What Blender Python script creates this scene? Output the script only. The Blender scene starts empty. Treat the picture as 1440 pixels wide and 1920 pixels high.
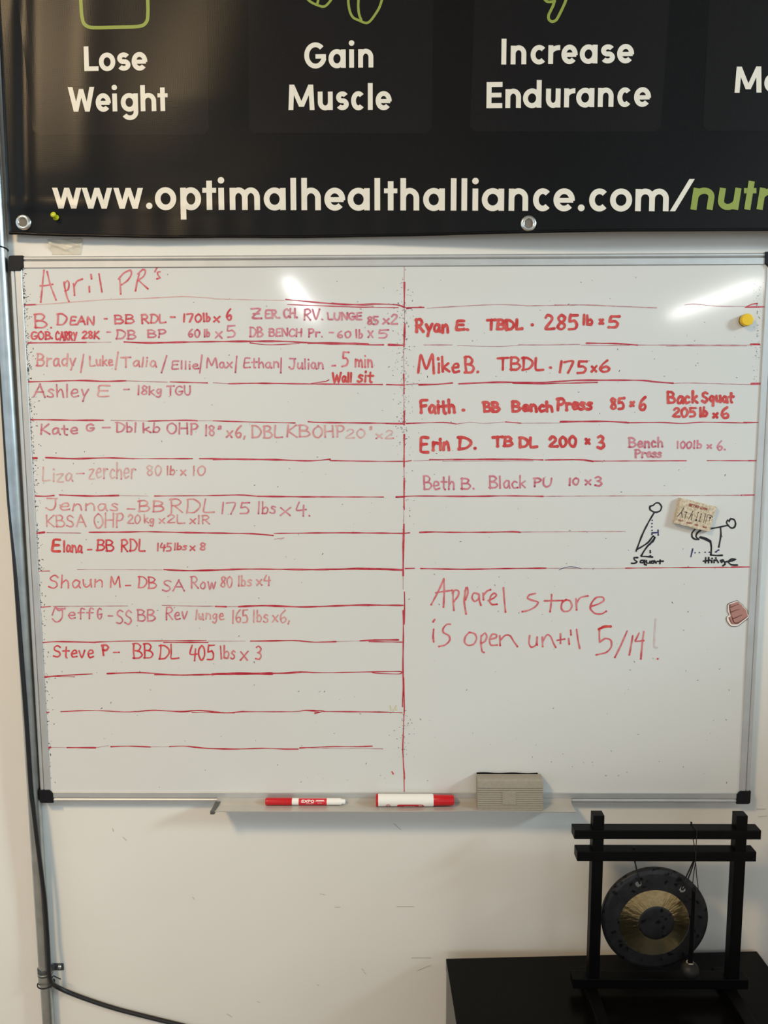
import bpy, bmesh, math, random
from mathutils import Vector, Matrix
random.seed(7)
S = bpy.context.scene
COL = S.collection

# ------------------------------------------------------------------ camera
F_PX = 1450.0
CAM = Vector((-0.0027, -1.2619, 1.6511))
PITCH, YAW, ROLL = 0.1165, -0.0095, -0.003
_cp, _sp, _cy, _sy = math.cos(PITCH), math.sin(PITCH), math.cos(YAW), math.sin(YAW)
FWD = Vector((_sy*_cp, _cy*_cp, -_sp))
_r0 = Vector((_cy, -_sy, 0)); _u0 = _r0.cross(FWD)
RGT = _r0*math.cos(ROLL) + _u0*math.sin(ROLL)
UPV = -_r0*math.sin(ROLL) + _u0*math.cos(ROLL)
cd = bpy.data.cameras.new('camera'); cam = bpy.data.objects.new('camera', cd); COL.objects.link(cam)
cd.sensor_width = 36.0; cd.lens = F_PX/1920.0*36.0; cd.clip_start = 0.02; cd.clip_end = 100
M3 = Matrix((RGT, UPV, -FWD)).transposed()
cam.matrix_world = Matrix.Translation(CAM) @ M3.to_4x4()
S.camera = cam

# ------------------------------------------------------------------ light
WARM_W, COOL_W, TUBE_W, SKY = 71.0, 172.0, 105.0, 0.86
S.view_settings.view_transform = 'Standard'; S.view_settings.look = 'None'
S.view_settings.exposure = 0.06; S.view_settings.gamma = 1.0
S.view_settings.use_curve_mapping = False
W = bpy.data.worlds.new('World'); S.world = W; W.use_nodes = True
W.node_tree.nodes['Background'].inputs['Color'].default_value = (0.81, 0.98, 1.11, 1)
W.node_tree.nodes['Background'].inputs['Strength'].default_value = SKY

def area(name, loc, target, sx, sy, watts, color, parent=None):
    l = bpy.data.lights.new(name, 'AREA'); l.shape = 'RECTANGLE'; l.size = sx; l.size_y = sy
    l.energy = watts; l.color = color
    o = bpy.data.objects.new(name, l); COL.objects.link(o)
    o.location = loc
    d = Vector(target) - Vector(loc)
    o.rotation_euler = d.to_track_quat('-Z', 'Y').to_euler()
    if parent: o.parent = parent
    return o
# daylight coming through the window of the right hand wall
area('window_daylight', (4.6, -2.3, 3.3), (0.2, 0, 1.5), 0.75, 0.75, COOL_W, (0.72, 0.92, 1.0))

# ------------------------------------------------------------------ helpers
def ray(x, y): return FWD + RGT*((x-720)/F_PX) - UPV*((y-960)/F_PX)
def at(x, y, Y=0.0):
    d = ray(x, y); return CAM + d*((Y-CAM.y)/d.y)

def srgb(r, g, b):
    f = lambda c: (c/255/12.92) if c/255 <= 0.04045 else ((c/255+0.055)/1.055)**2.4
    return (f(r), f(g), f(b), 1)

def tag(o, label=None, cat=None, group=None, kind=None):
    if label: o['label'] = label
    if cat: o['category'] = cat
    if group: o['group'] = group
    if kind: o['kind'] = kind
    return o

def empty(name, loc, label, cat, group=None):
    o = bpy.data.objects.new(name, None); COL.objects.link(o); o.location = loc
    o.empty_display_size = 0.05
    return tag(o, label, cat, group)

def obj(name, bm, m, parent=None, smooth=False, bevel=0.0, seg=2):
    me = bpy.data.meshes.new(name)
    bmesh.ops.recalc_face_normals(bm, faces=bm.faces)
    bm.to_mesh(me); bm.free()
    if smooth:
        for p in me.polygons: p.use_smooth = True
    o = bpy.data.objects.new(name, me); COL.objects.link(o)
    me.materials.append(m)
    if bevel > 0:
        b = o.modifiers.new('bevel', 'BEVEL'); b.width = bevel; b.segments = seg; b.limit_method = 'ANGLE'
    if parent:
        o.parent = parent
        root = parent; off = Vector((0, 0, 0))
        while root: off += root.location; root = root.parent
        me.transform(Matrix.Translation(-off))
    return o

def box(bm, x0, x1, y0, y1, z0, z1):
    v = [bm.verts.new((x, y, z)) for x in (x0, x1) for y in (y0, y1) for z in (z0, z1)]
    for f in ((0,1,3,2),(4,6,7,5),(0,4,5,1),(2,3,7,6),(0,2,6,4),(1,5,7,3)):
        bm.faces.new([v[i] for i in f])

def prism_x(bm, prof, x0, x1):
    """closed (y,z) outline swept along x"""
    a = [bm.verts.new((x0, p[0], p[1])) for p in prof]; b = [bm.verts.new((x1, p[0], p[1])) for p in prof]
    n = len(prof)
    for i in range(n):
        bm.faces.new((a[i], a[(i+1)%n], b[(i+1)%n], b[i]))
    bm.faces.new(a); bm.faces.new(b[::-1])

def tube(bm, pts, r, n=12, caps=True):
    pts = [Vector(p) for p in pts]; rings = []
    prev = None
    for i, p in enumerate(pts):
        t = (pts[min(i+1, len(pts)-1)] - pts[max(i-1, 0)]).normalized()
        if prev is None:
            a = Vector((0, 1, 0)) if abs(t.y) < 0.9 else Vector((1, 0, 0))
            prev = (a - t*a.dot(t)).normalized()
        prev = (prev - t*prev.dot(t)).normalized(); q = t.cross(prev)
        rr = r[i] if isinstance(r, (list, tuple)) else r
        rings.append([bm.verts.new(p + (prev*math.cos(k*2*math.pi/n) + q*math.sin(k*2*math.pi/n))*rr) for k in range(n)])
    for a, b in zip(rings, rings[1:]):
        for k in range(n): bm.faces.new((a[k], a[(k+1)%n], b[(k+1)%n], b[k]))
    if caps:
        for rg in (rings[0][::-1], rings[-1]): bm.faces.new([bm.verts.new(v.co) for v in rg])

def lathe(bm, prof, c, axis='z', n=48, close=False):
    """prof: list of (radius, height along axis)"""
    rings = []
    for r, h in prof:
        ring = []
        for k in range(n):
            a = 2*math.pi*k/n
            if axis == 'z': p = (r*math.cos(a), r*math.sin(a), h)
            elif axis == 'y': p = (r*math.cos(a), h, r*math.sin(a))
            else: p = (h, r*math.cos(a), r*math.sin(a))
            ring.append(bm.verts.new(Vector(c)+Vector(p)))
        rings.append(ring)
    prs = list(zip(rings, rings[1:]))
    if close: prs.append((rings[-1], rings[0]))
    for a, b in prs:
        for k in range(n): bm.faces.new((a[k], a[(k+1)%n], b[(k+1)%n], b[k]))
    if not close:
        if prof[0][0] > 1e-6: bm.faces.new([bm.verts.new(v.co) for v in rings[0][::-1]])
        if prof[-1][0] > 1e-6: bm.faces.new([bm.verts.new(v.co) for v in rings[-1]])

def crspline(pts, step=3.0, closed=False):
    if len(pts) < 3: 
        out = []
        (x0, y0), (x1, y1) = pts[0], pts[-1]
        n = max(1, int(math.hypot(x1-x0, y1-y0)/step))
        return [(x0+(x1-x0)*i/n, y0+(y1-y0)*i/n) for i in range(n+1)]
    P = [pts[0]] + list(pts) + [pts[-1]]
    out = []
    for i in range(1, len(P)-2):
        p0, p1, p2, p3 = P[i-1], P[i], P[i+1], P[i+2]
        n = max(2, int(math.hypot(p2[0]-p1[0], p2[1]-p1[1])/step))
        for k in range(n):
            t = k/n
            q = []
            for c in (0, 1):
                m1 = (p2[c]-p0[c])*0.42; m2 = (p3[c]-p1[c])*0.42
                q.append((2*t**3-3*t*t+1)*p1[c] + (t**3-2*t*t+t)*m1 + (-2*t**3+3*t*t)*p2[c] + (t**3-t*t)*m2)
            out.append(tuple(q))
    out.append(tuple(pts[-1]))
    return out

LAY = [0]
def ribbon(bm, pts, w, pos, cap='round', jit=0.0, closed=False, hcut=False):
    """flat stroke of width w through 2D points, mapped on to a surface by pos(x, y)"""
    n = len(pts); L = []; R = []
    ph = random.random()*9
    ws = [ (w[i] if isinstance(w, (list, tuple)) else w)*(1+jit*math.sin(ph+i*0.7)+jit*0.6*math.sin(ph*2+i*0.23)) for i in range(n)]
    for i in range(n):
        if closed: a, b, c = pts[i-1], pts[i], pts[(i+1)%n]
        else: a, b, c = pts[max(i-1, 0)], pts[i], pts[min(i+1, n-1)]
        d1 = Vector((b[0]-a[0], b[1]-a[1])); d2 = Vector((c[0]-b[0], c[1]-b[1]))
        if d1.length < 1e-9: d1 = d2
        if d2.length < 1e-9: d2 = d1
        if d1.length < 1e-9: d1 = d2 = Vector((1, 0))
        d1.normalize(); d2.normalize()
        n1 = Vector((-d1.y, d1.x)); n2 = Vector((-d2.y, d2.x)); nn = n1+n2
        if nn.length < 0.3: nn = n1
        else: nn = nn.normalized(); nn = nn/max(0.5, nn.dot(n1))
        h = ws[i]/2
        if hcut: nn = Vector((1, 0))
        L.append((b[0]+nn.x*h, b[1]+nn.y*h)); R.append((b[0]-nn.x*h, b[1]-nn.y*h))
    lv = [bm.verts.new(pos(*p)) for p in L]; rv = [bm.verts.new(pos(*p)) for p in R]
    LAY[0] = (LAY[0]+1) % 9
    for i in range(n):
        k = LAY[0]*1.0e-5 + i*4e-7
        lv[i].co.y -= k; rv[i].co.y -= k
    rng = range(n) if closed else range(n-1)
    for i in rng:
        j = (i+1) % n
        try: bm.faces.new((lv[i], rv[i], rv[j], lv[j]))
        except ValueError: pass
    if cap == 'round' and not closed:
        for e, hh in ((0, ws[0]), (n-1, ws[-1])): disc(bm, pts[e], hh/2*1.02, pos, 10)

DLAY = [0]
def disc(bm, c, r, pos, n=16, ry=None):
    ry = ry or r
    vv = [bm.verts.new(pos(c[0]+r*math.cos(2*math.pi*k/n), c[1]+ry*math.sin(2*math.pi*k/n))) for k in range(n)]
    DLAY[0] = (DLAY[0]+1) % 11
    for v in vv: v.co.y -= 1.0e-4 + DLAY[0]*0.4e-5
    return bm.faces.new(vv)

# ------------------------------------------------------------------ materials
def mat(name, color, rough=0.5, metal=0.0, spec=0.5, noise=0.0, nscale=20.0, bump=0.0, bscale=60.0, col2=None, coat=0.0, aniso=0.0):
    m = bpy.data.materials.new(name); m.use_nodes = True
    nt = m.node_tree; p = nt.nodes['Principled BSDF']
    p.inputs['Base Color'].default_value = color; p.inputs['Roughness'].default_value = rough
    p.inputs['Metallic'].default_value = metal; p.inputs['Specular IOR Level'].default_value = spec
    p.inputs['Coat Weight'].default_value = coat
    tc = nt.nodes.new('ShaderNodeTexCoord')
    if noise > 0 or col2:
        n = nt.nodes.new('ShaderNodeTexNoise'); n.inputs['Scale'].default_value = nscale; n.inputs['Detail'].default_value = 4
        nt.links.new(tc.outputs['Object'], n.inputs['Vector'])
        r = nt.nodes.new('ShaderNodeValToRGB')
        c2 = col2 or tuple(min(1, c*(1-noise)) for c in color[:3])+(1,)
        r.color_ramp.elements[0].position = 0.36; r.color_ramp.elements[1].position = 0.64
        r.color_ramp.elements[0].color = c2; r.color_ramp.elements[1].color = color
        nt.links.new(n.outputs['Fac'], r.inputs['Fac']); nt.links.new(r.outputs['Color'], p.inputs['Base Color'])
    if bump > 0:
        n2 = nt.nodes.new('ShaderNodeTexNoise'); n2.inputs['Scale'].default_value = bscale; n2.inputs['Detail'].default_value = 3
        nt.links.new(tc.outputs['Object'], n2.inputs['Vector'])
        b = nt.nodes.new('ShaderNodeBump'); b.inputs['Strength'].default_value = bump; b.inputs['Distance'].default_value = 0.002
        nt.links.new(n2.outputs['Fac'], b.inputs['Height']); nt.links.new(b.outputs['Normal'], p.inputs['Normal'])
    return m

M = {}
M['wall'] = mat('wall_paint', (0.74, 0.715, 0.67, 1), 0.5, spec=0.35, noise=0.03, nscale=3, bump=0.05, bscale=45)
M['floor'] = mat('rubber_floor', (0.36, 0.31, 0.27, 1), 0.7, noise=0.3, nscale=60)
M['ceiling'] = mat('ceiling_paint', (0.7, 0.7, 0.68, 1), 0.8, noise=0.03)
M['board'] = mat('whiteboard_enamel', (0.652, 0.650, 0.628, 1), 0.078, spec=0.5, noise=0.03, nscale=2.2)
M['alu'] = mat('brushed_aluminium', (0.56, 0.565, 0.56, 1), 0.5, metal=0.65, noise=0.08, nscale=25)
M['tray_alu'] = mat('satin_aluminium', (0.54, 0.51, 0.47, 1), 0.45, metal=0.35, noise=0.06, nscale=30)
M['black_plastic'] = mat('black_plastic', (0.006, 0.006, 0.009, 1), 0.38, spec=0.25, noise=0.2, nscale=120)
M['grey_plastic'] = mat('grey_plastic', (0.09, 0.085, 0.08, 1), 0.4, noise=0.1, nscale=60)
M['galv'] = mat('galvanised_steel', (0.50, 0.545, 0.56, 1), 0.34, metal=0.95, noise=0.18, nscale=35)
M['cable'] = mat('cable_rubber', (0.008, 0.008, 0.010, 1), 0.4, noise=0.2, nscale=80)
M['screw'] = mat('zinc_screw', (0.7, 0.7, 0.68, 1), 0.25, metal=1.0, noise=0.1)
M['dark_steel'] = mat('dark_zinc_strap', (0.14, 0.16, 0.17, 1), 0.4, metal=0.8, noise=0.2, nscale=90)
M['cabinet'] = mat('black_laminate', (0.0028, 0.0027, 0.0028, 1), 0.24, spec=0.11, noise=0.15, nscale=14, bump=0.04, bscale=200)
M['black_wood'] = mat('black_stained_wood', (0.0022, 0.0022, 0.0026, 1), 0.45, spec=0.12, noise=0.3, nscale=40, bump=0.15, bscale=90)
M['cord'] = mat('black_cord', (0.004, 0.004, 0.004, 1), 0.8, noise=0.2)
M['eraser'] = mat('taupe_eraser_foam', srgb(152, 144, 131), 0.8, spec=0.2, noise=0.08, nscale=200)
M['felt'] = mat('black_felt', (0.008, 0.008, 0.009, 1), 0.95, spec=0.1, noise=0.3, nscale=300)
M['red_plastic'] = mat('red_plastic', srgb(190, 12, 24), 0.3, noise=0.06)
M['white_plastic'] = mat('white_plastic', srgb(232, 228, 222), 0.35, noise=0.03)
M['label_red'] = mat('label_red', srgb(200, 30, 44), 0.4, noise=0.05)
M['label_white'] = mat('label_white', srgb(240, 225, 222), 0.4, noise=0.03)
M['yellow'] = mat('yellow_plastic', srgb(232, 190, 10), 0.4, noise=0.06)
M['magnet_dark'] = mat('magnet_ferrite', srgb(74, 52, 30), 0.6, noise=0.2)
M['pin'] = mat('lime_pin_plastic', srgb(196, 200, 30), 0.2, noise=0.1, nscale=150)
M['tape'] = mat('clear_tape', srgb(238, 230, 212), 0.13, noise=0.1, nscale=60)
M['letter_white'] = mat('banner_print_cream', srgb(226, 219, 205), 0.5, noise=0.03, nscale=10)
M['letter_green'] = mat('banner_print_green', srgb(139, 152, 62), 0.5, noise=0.05, nscale=10)
M['hole'] = mat('eyelet_backing', srgb(112, 106, 96), 0.7, noise=0.1, nscale=90)
M['chrome'] = mat('nickel_grommet', (0.72, 0.70, 0.64, 1), 0.2, metal=1.0, noise=0.06, nscale=80)
M['stone'] = mat('speckled_stone', srgb(214, 200, 176), 0.75, col2=srgb(178, 160, 134), nscale=260, bump=0.5, bscale=260)
M['magnet_red'] = mat('magnet_red_print', srgb(150, 44, 40), 0.7, noise=0.2, nscale=200)
M['magnet_black'] = mat('magnet_black_print', srgb(46, 40, 36), 0.7, noise=0.2, nscale=200)
M['sticker_white'] = mat('sticker_border', srgb(236, 222, 212), 0.5, noise=0.03)
M['fist'] = mat('fist_print', srgb(172, 122, 112), 0.5, noise=0.07, nscale=60)
M['fist_dark'] = mat('fist_print_dark', srgb(96, 44, 40), 0.5, noise=0.15, nscale=90)
M['fist_edge'] = mat('sticker_cut_edge', srgb(58, 48, 50), 0.5, noise=0.1)
M['lamp_white'] = mat('lamp_housing', (0.7, 0.7, 0.7, 1), 0.4, noise=0.02)

def vinyl(name, color, rough):
    """coated banner vinyl: fine scrim weave under a satin film"""
    m = mat(name, color, rough, spec=0.2, noise=0.06, nscale=8)
    nt = m.node_tree; p = nt.nodes['Principled BSDF']; tc = [n for n in nt.nodes if n.type == 'TEX_COORD'][0]
    wx = nt.nodes.new('ShaderNodeTexWave'); wx.bands_direction = 'X'; wx.inputs['Scale'].default_value = 180
    wz = nt.nodes.new('ShaderNodeTexWave'); wz.bands_direction = 'Z'; wz.inputs['Scale'].default_value = 180
    ad = nt.nodes.new('ShaderNodeMath'); ad.operation = 'ADD'
    for w in (wx, wz): nt.links.new(tc.outputs['Object'], w.inputs['Vector'])
    nt.links.new(wx.outputs['Fac'], ad.inputs[0]); nt.links.new(wz.outputs['Fac'], ad.inputs[1])
    b = nt.nodes.new('ShaderNodeBump'); b.inputs['Strength'].default_value = 0.06; b.inputs['Distance'].default_value = 0.001
    nt.links.new(ad.outputs[0], b.inputs['Height']); nt.links.new(b.outputs['Normal'], p.inputs['Normal'])
    return m
M['vinyl'] = vinyl('black_vinyl', (0.0026, 0.0021, 0.0022, 1), 0.33)
M['vinyl_panel'] = vinyl('charcoal_vinyl_print', (0.0068, 0.0056, 0.0060, 1), 0.33)

def ink(name, c1, c2, thr=0.5, scale=90):
    m = mat(name, srgb(*c1), 0.2, spec=0.4, col2=srgb(*c2), nscale=scale)
    r = [n for n in m.node_tree.nodes if n.type == 'VALTORGB'][0].color_ramp
    r.elements[0].position = thr-0.16; r.elements[1].position = thr+0.16
    return m
M['ink_bold'] = ink('ink_bold_red', (190, 44, 42), (206, 88, 82), 0.5)
M['ink_red'] = ink('ink_red', (196, 50, 60), (208, 96, 100), 0.5)
M['ink_mid'] = ink('ink_worn_red', (196, 78, 88), (210, 132, 134), 0.5)
M['ink_pink'] = ink('ink_faded_pink', (201, 116, 120), (212, 164, 160), 0.5)
M['ink_mauve'] = ink('ink_mauve', (188, 92, 110), (206, 142, 150), 0.5)
M['ink_pale'] = ink('ink_pale_pink', (205, 144, 145), (207, 180, 175), 0.52)
M['ink_ghost'] = ink('ink_ghost', (198, 176, 172), (204, 194, 188), 0.5)
M['ink_plum'] = ink('ink_plum', (164, 62, 82), (186, 96, 110), 0.5)
M['rule'] = ink('ink_rule_crimson', (172, 30, 48), (196, 84, 96), 0.45, 60)
M['rule_thin'] = ink('ink_rule_thin', (168, 96, 104), (196, 160, 160), 0.5, 60)
M['ink_black'] = ink('ink_black', (26, 27, 32), (52, 53, 60), 0.4)
M['ink_blue'] = ink('ink_blue', (38, 44, 96), (84, 88, 130), 0.4)
M['ink_yellow'] = ink('ink_yellow', (214, 196, 120), (206, 198, 160), 0.5)
M['speck'] = ink('ink_speck', (30, 28, 32), (70, 64, 66), 0.5)

# ------------------------------------------------------------------ setting
WY = 0.018
bm = bmesh.new(); box(bm, -5.0, 1.87, WY, WY+0.15, 0, 4.4)
wall = tag(obj('wall_back', bm, M['wall']), 'white painted gym wall behind the banner and the whiteboard', 'wall', kind='structure')
bm = bmesh.new(); box(bm, -5.0, 6.5, -16, WY+0.15, -0.05, 0)
tag(obj('floor', bm, M['floor']), 'dark gym floor', 'floor', kind='structure')
bm = bmesh.new(); box(bm, -5.0, 6.5, -16, WY+0.15, 4.4, 4.5)
tag(obj('ceiling', bm, M['ceiling']), 'white ceiling high above the whiteboard', 'ceiling', kind='structure')
WX = 1.75; SILL = 1.78
bm = bmesh.new()
box(bm, WX, WX+0.12, -2.4, WY, 0, SILL); box(bm, WX, WX+0.12, -2.4, WY, 3.2, 4.4)
box(bm, WX, WX+0.12, -0.25, WY, SILL, 3.2); box(bm, WX, WX+0.12, -2.4, -2.25, SILL, 3.2)
tag(obj('wall_right', bm, M['wall']), 'white side wall right of the whiteboard with a window opening', 'wall', kind='structure')
bm = bmesh.new()
for a in ((-2.25, -2.21, SILL, 3.2), (-0.29, -0.25, SILL, 3.2), (-2.25, -0.25, 3.16, 3.2), (-2.25, -0.25, SILL, SILL+0.02)):
    box(bm, WX+0.03, WX+0.09, *a)
tag(obj('window_1', bm, M['lamp_white']), 'white window frame in the side wall', 'window', kind='structure')

# scuffs on the wall paint; the slanted stroke by the cabinet paints its shadow line
M['scuff_shadow'] = mat('wall_scuff_shadow', srgb(176, 168, 160), 0.6, noise=0.2)
bm = bmesh.new(); wp = lambda x, y: at(x, y, WY-0.0004)
for x, y, dx, dy in ((605,1677,5,1),(633,1701,5,0),(212,1556,1,3),(234,1573,3,3),(680,1818,2,2),(684,1824,2,2),(596,1847,2,1),
                     (1427,1517,8,0),(1430,1531,8,-1),(745,1550,7,6),(485,1879,3,1),(760,1700,16,0),(430,1904,5,3),(363,1684,2,2),(795,1815,12,-5),(790,1796,18,0)):
    ribbon(bm, [(x-dx, y-dy), (x+dx, y+dy)], 0.8, wp)
tag(obj('scuff_and_shadow_marks', bm, M['scuff_shadow'], wall), kind='stuff')

# ------------------------------------------------------------------ ceiling lamps
def lamp(loc, target, sx, sy, watts, color, label):
    e = empty('ceiling_light', loc, label, 'ceiling light', 'ceiling lights')
    hx, hy = sx/2+0.02, sy/2+0.02
    bm = bmesh.new(); x, y, z = loc
    box(bm, x-hx, x+hx, y-hy, y+hy, z+0.02, z+0.07)
    for a in ((x-hx, x-hx+0.012, y-hy, y+hy), (x+hx-0.012, x+hx, y-hy, y+hy), (x-hx, x+hx, y-hy, y-hy+0.012), (x-hx, x+hx, y+hy-0.012, y+hy)):
        box(bm, *a, z-0.002, z+0.021)
    obj('housing', bm, M['lamp_white'], e)
    for sy_ in (-0.35*sy, 0.35*sy):
        bm = bmesh.new(); tube(bm, [(x, y+sy_, z+0.06), (x, y+sy_, 4.4)], 0.004, 6)
        obj('hanger_rod', bm, M['galv'], e)
    area('lamp_light', (0, 0, 0.0), target, sx, sy, watts, color, e)
    return e
lamp((-1.45, -1.9, 3.25), (0, 0, -1), 0.45, 0.45, WARM_W, (1.0, 0.715, 0.39), 'square warm lamp hanging from the ceiling nearest the banner')
lamp((-1.47, -12.0, 3.64), (0, 0, -1), 0.11, 4.2, TUBE_W, (0.98, 0.99, 1.0), 'long tube light mirrored in the upper middle of the whiteboard')
lamp((5.35, -12.1, 3.64), (0, 0, -1), 0.24, 3.6, TUBE_W*1.5, (1.0, 0.99, 0.95), 'long tube light mirrored in the upper right of the whiteboard')

# ------------------------------------------------------------------ whiteboard
BW, BH, BZ = 1.219, 0.914, 1.0
X0, X1, Z0, Z1 = -BW/2, BW/2, BZ, BZ+BH
FW = 0.0187; SURF = 0.002
board = empty('whiteboard', (0, WY, BZ), 'large aluminium framed whiteboard covered in red handwritten gym records', 'whiteboard')
bm = bmesh.new(); box(bm, X0+0.012, X1-0.012, SURF, WY-0.001, Z0+0.012, Z1-0.012)
panel = obj('writing_surface', bm, M['board'], board)
# frame section: (u = distance in from the outer edge, y)
PROF = [(0, WY-0.0005), (0, 0.004), (0.0008, 0.0016), (0.0025, 0.0002), (0.0048, 0.0002), (0.0066, 0.0014), (0.0074, 0.0030), (0.0080, 0.0006), (0.0088, 0.0), (0.0179, 0.0), (FW, 0.0009), (FW, SURF+0.0004), (FW, WY-0.0005)]
def rail(side):
    bm = bmesh.new(); a = []; b = []
    for u, y in PROF:
        if side == 'top': p, q = (X0+0.01, y, Z1-u), (X1-0.01, y, Z1-u)
        elif side == 'bottom': p, q = (X0+0.01, y, Z0+u), (X1-0.01, y, Z0+u)
        elif side == 'left': p, q = (X0+u, y, Z0+0.01), (X0+u, y, Z1-0.01)
        else: p, q = (X1-u, y, Z0+0.01), (X1-u, y, Z1-0.01)
        a.append(bm.verts.new(p)); b.append(bm.verts.new(q))
    n = len(a)
    for i in range(n): bm.faces.new((a[i], a[(i+1)%n], b[(i+1)%n], b[i]))
    bm.faces.new(a); bm.faces.new(b[::-1])
    return obj('frame_rail', bm, M['alu'], board)
for s in ('top', 'bottom', 'left', 'right'): rail(s)
def corner(cx, cz, sx, sz):
    e = 0.0236; bm = bmesh.new(); pts = []
    for k in range(7):                       # rounded outer corner
        a = math.pi + k*math.pi/12; pts.append((0.0045+0.0045*math.cos(a), 0.0045+0.0045*math.sin(a)))
    pts += [(e, 0), (e, FW)]
    for k in range(7):                       # rounded inner notch
        a = -math.pi/2 - k*math.pi/12; pts.append((e+0.0049*math.cos(a), e+0.0049*math.sin(a)))
    pts += [(FW, e), (0, e)]
    q = []
    for p in pts:
        if not q or math.hypot(p[0]-q[-1][0], p[1]-q[-1][1]) > 1e-5: q.append(p)
    f = [bm.verts.new((cx+sx*u, -0.0016, cz+sz*v)) for u, v in q]
    g = [bm.verts.new((cx+sx*u, WY-0.0008, cz+sz*v)) for u, v in q]
    n = len(q)
    for i in range(n): bm.faces.new((f[i], f[(i+1)%n], g[(i+1)%n], g[i]))
    bm.faces.new(f); bm.faces.new(g[::-1])
    bmesh.ops.scale(bm, vec=(1, 1, 1), verts=bm.verts)
    obj('corner_cap', bm, M['black_plastic'], board, bevel=0.0008)
g = 0.0006
corner(X0-g, Z0-g, 1, 1); corner(X1+g, Z0-g, -1, 1); corner(X0-g, Z1+g, 1, -1); corner(X1+g, Z1+g, -1, -1)
# pen tray
TX0, TX1 = -0.303, 0.3045
tray = None
def tray_front(x):                           # small dent in the front lip
    return 0.0022*math.exp(-((x-0.155)/0.075)**2)
bm = bmesh.new()
prof = [(-0.0004, 1.0092), (-0.0020, 1.0092), (-0.0020, 1.0022), (-0.0120, 1.0014), (-0.0330, 1.0022), (-0.0338, 1.0030), (-0.0348, 1.0028), (-0.0345, 1.0012), (-0.0200, 0.9998), (-0.0004, 0.9990)]
nx = 40; rows = []
for i in range(nx+1):
    t = i/nx; x = TX0+(TX1-TX0)*t
    row = []
    for (y, z) in prof:
        k = max(0, (-y-0.012)/0.023)
        row.append(bm.verts.new((x - 0.000*k, y + tray_front(x)*k*0.6, z + tray_front(x)*k*0.6)))
    rows.append(row)
for a, b in zip(rows, rows[1:]):
    n = len(prof)
    for i in range(n): bm.faces.new((a[i], a[(i+1)%n], b[(i+1)%n], b[i]))
bm.faces.new(rows[0]); bm.faces.new(rows[-1][::-1])
tray = obj('pen_tray', bm, M['tray_alu'], board)
bm = bmesh.new()
prism_x(bm, [(-0.0004, 1.0050), (-0.0120, 1.0045), (-0.0330, 1.0052), (-0.0362, 1.0040), (-0.0366, 0.9992), (-0.0330, 0.9990), (-0.0180, 0.9978), (-0.0004, 0.9975)], TX0-0.0045, TX0+0.0035)
bm2 = bmesh.new(); bm.free()
# trapezoid end cap that wraps the end of the tray
v = [(-0.0022, 1.0035, -0.003), (-0.0022, 1.0035, 0.0060), (-0.030, 1.0045, 0.0035), (-0.0362, 1.0035, 0.0028), (-0.0362, 1.0035, -0.0045), (-0.030, 1.0045, -0.003)]
top = [bm2.verts.new((TX0+c, a, b)) for a, b, c in v]; bot = [bm2.verts.new((TX0+c, a, b-0.006)) for a, b, c in v]
for i in range(6): bm2.faces.new((top[i], top[(i+1)%6], bot[(i+1)%6], bot[i]))
bm2.faces.new(top); bm2.faces.new(bot[::-1])
obj('end_cap', bm2, M['grey_plastic'], tray, bevel=0.0005)

# ---- ink on the board
LEVEL = [0]
def on_board(level=None):
    if level is None:
        LEVEL[0] = (LEVEL[0]+1) % 10; level = LEVEL[0]
    Y = SURF - 0.00020 - level*0.00002
    return lambda x, y: at(x, y, Y)

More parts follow.
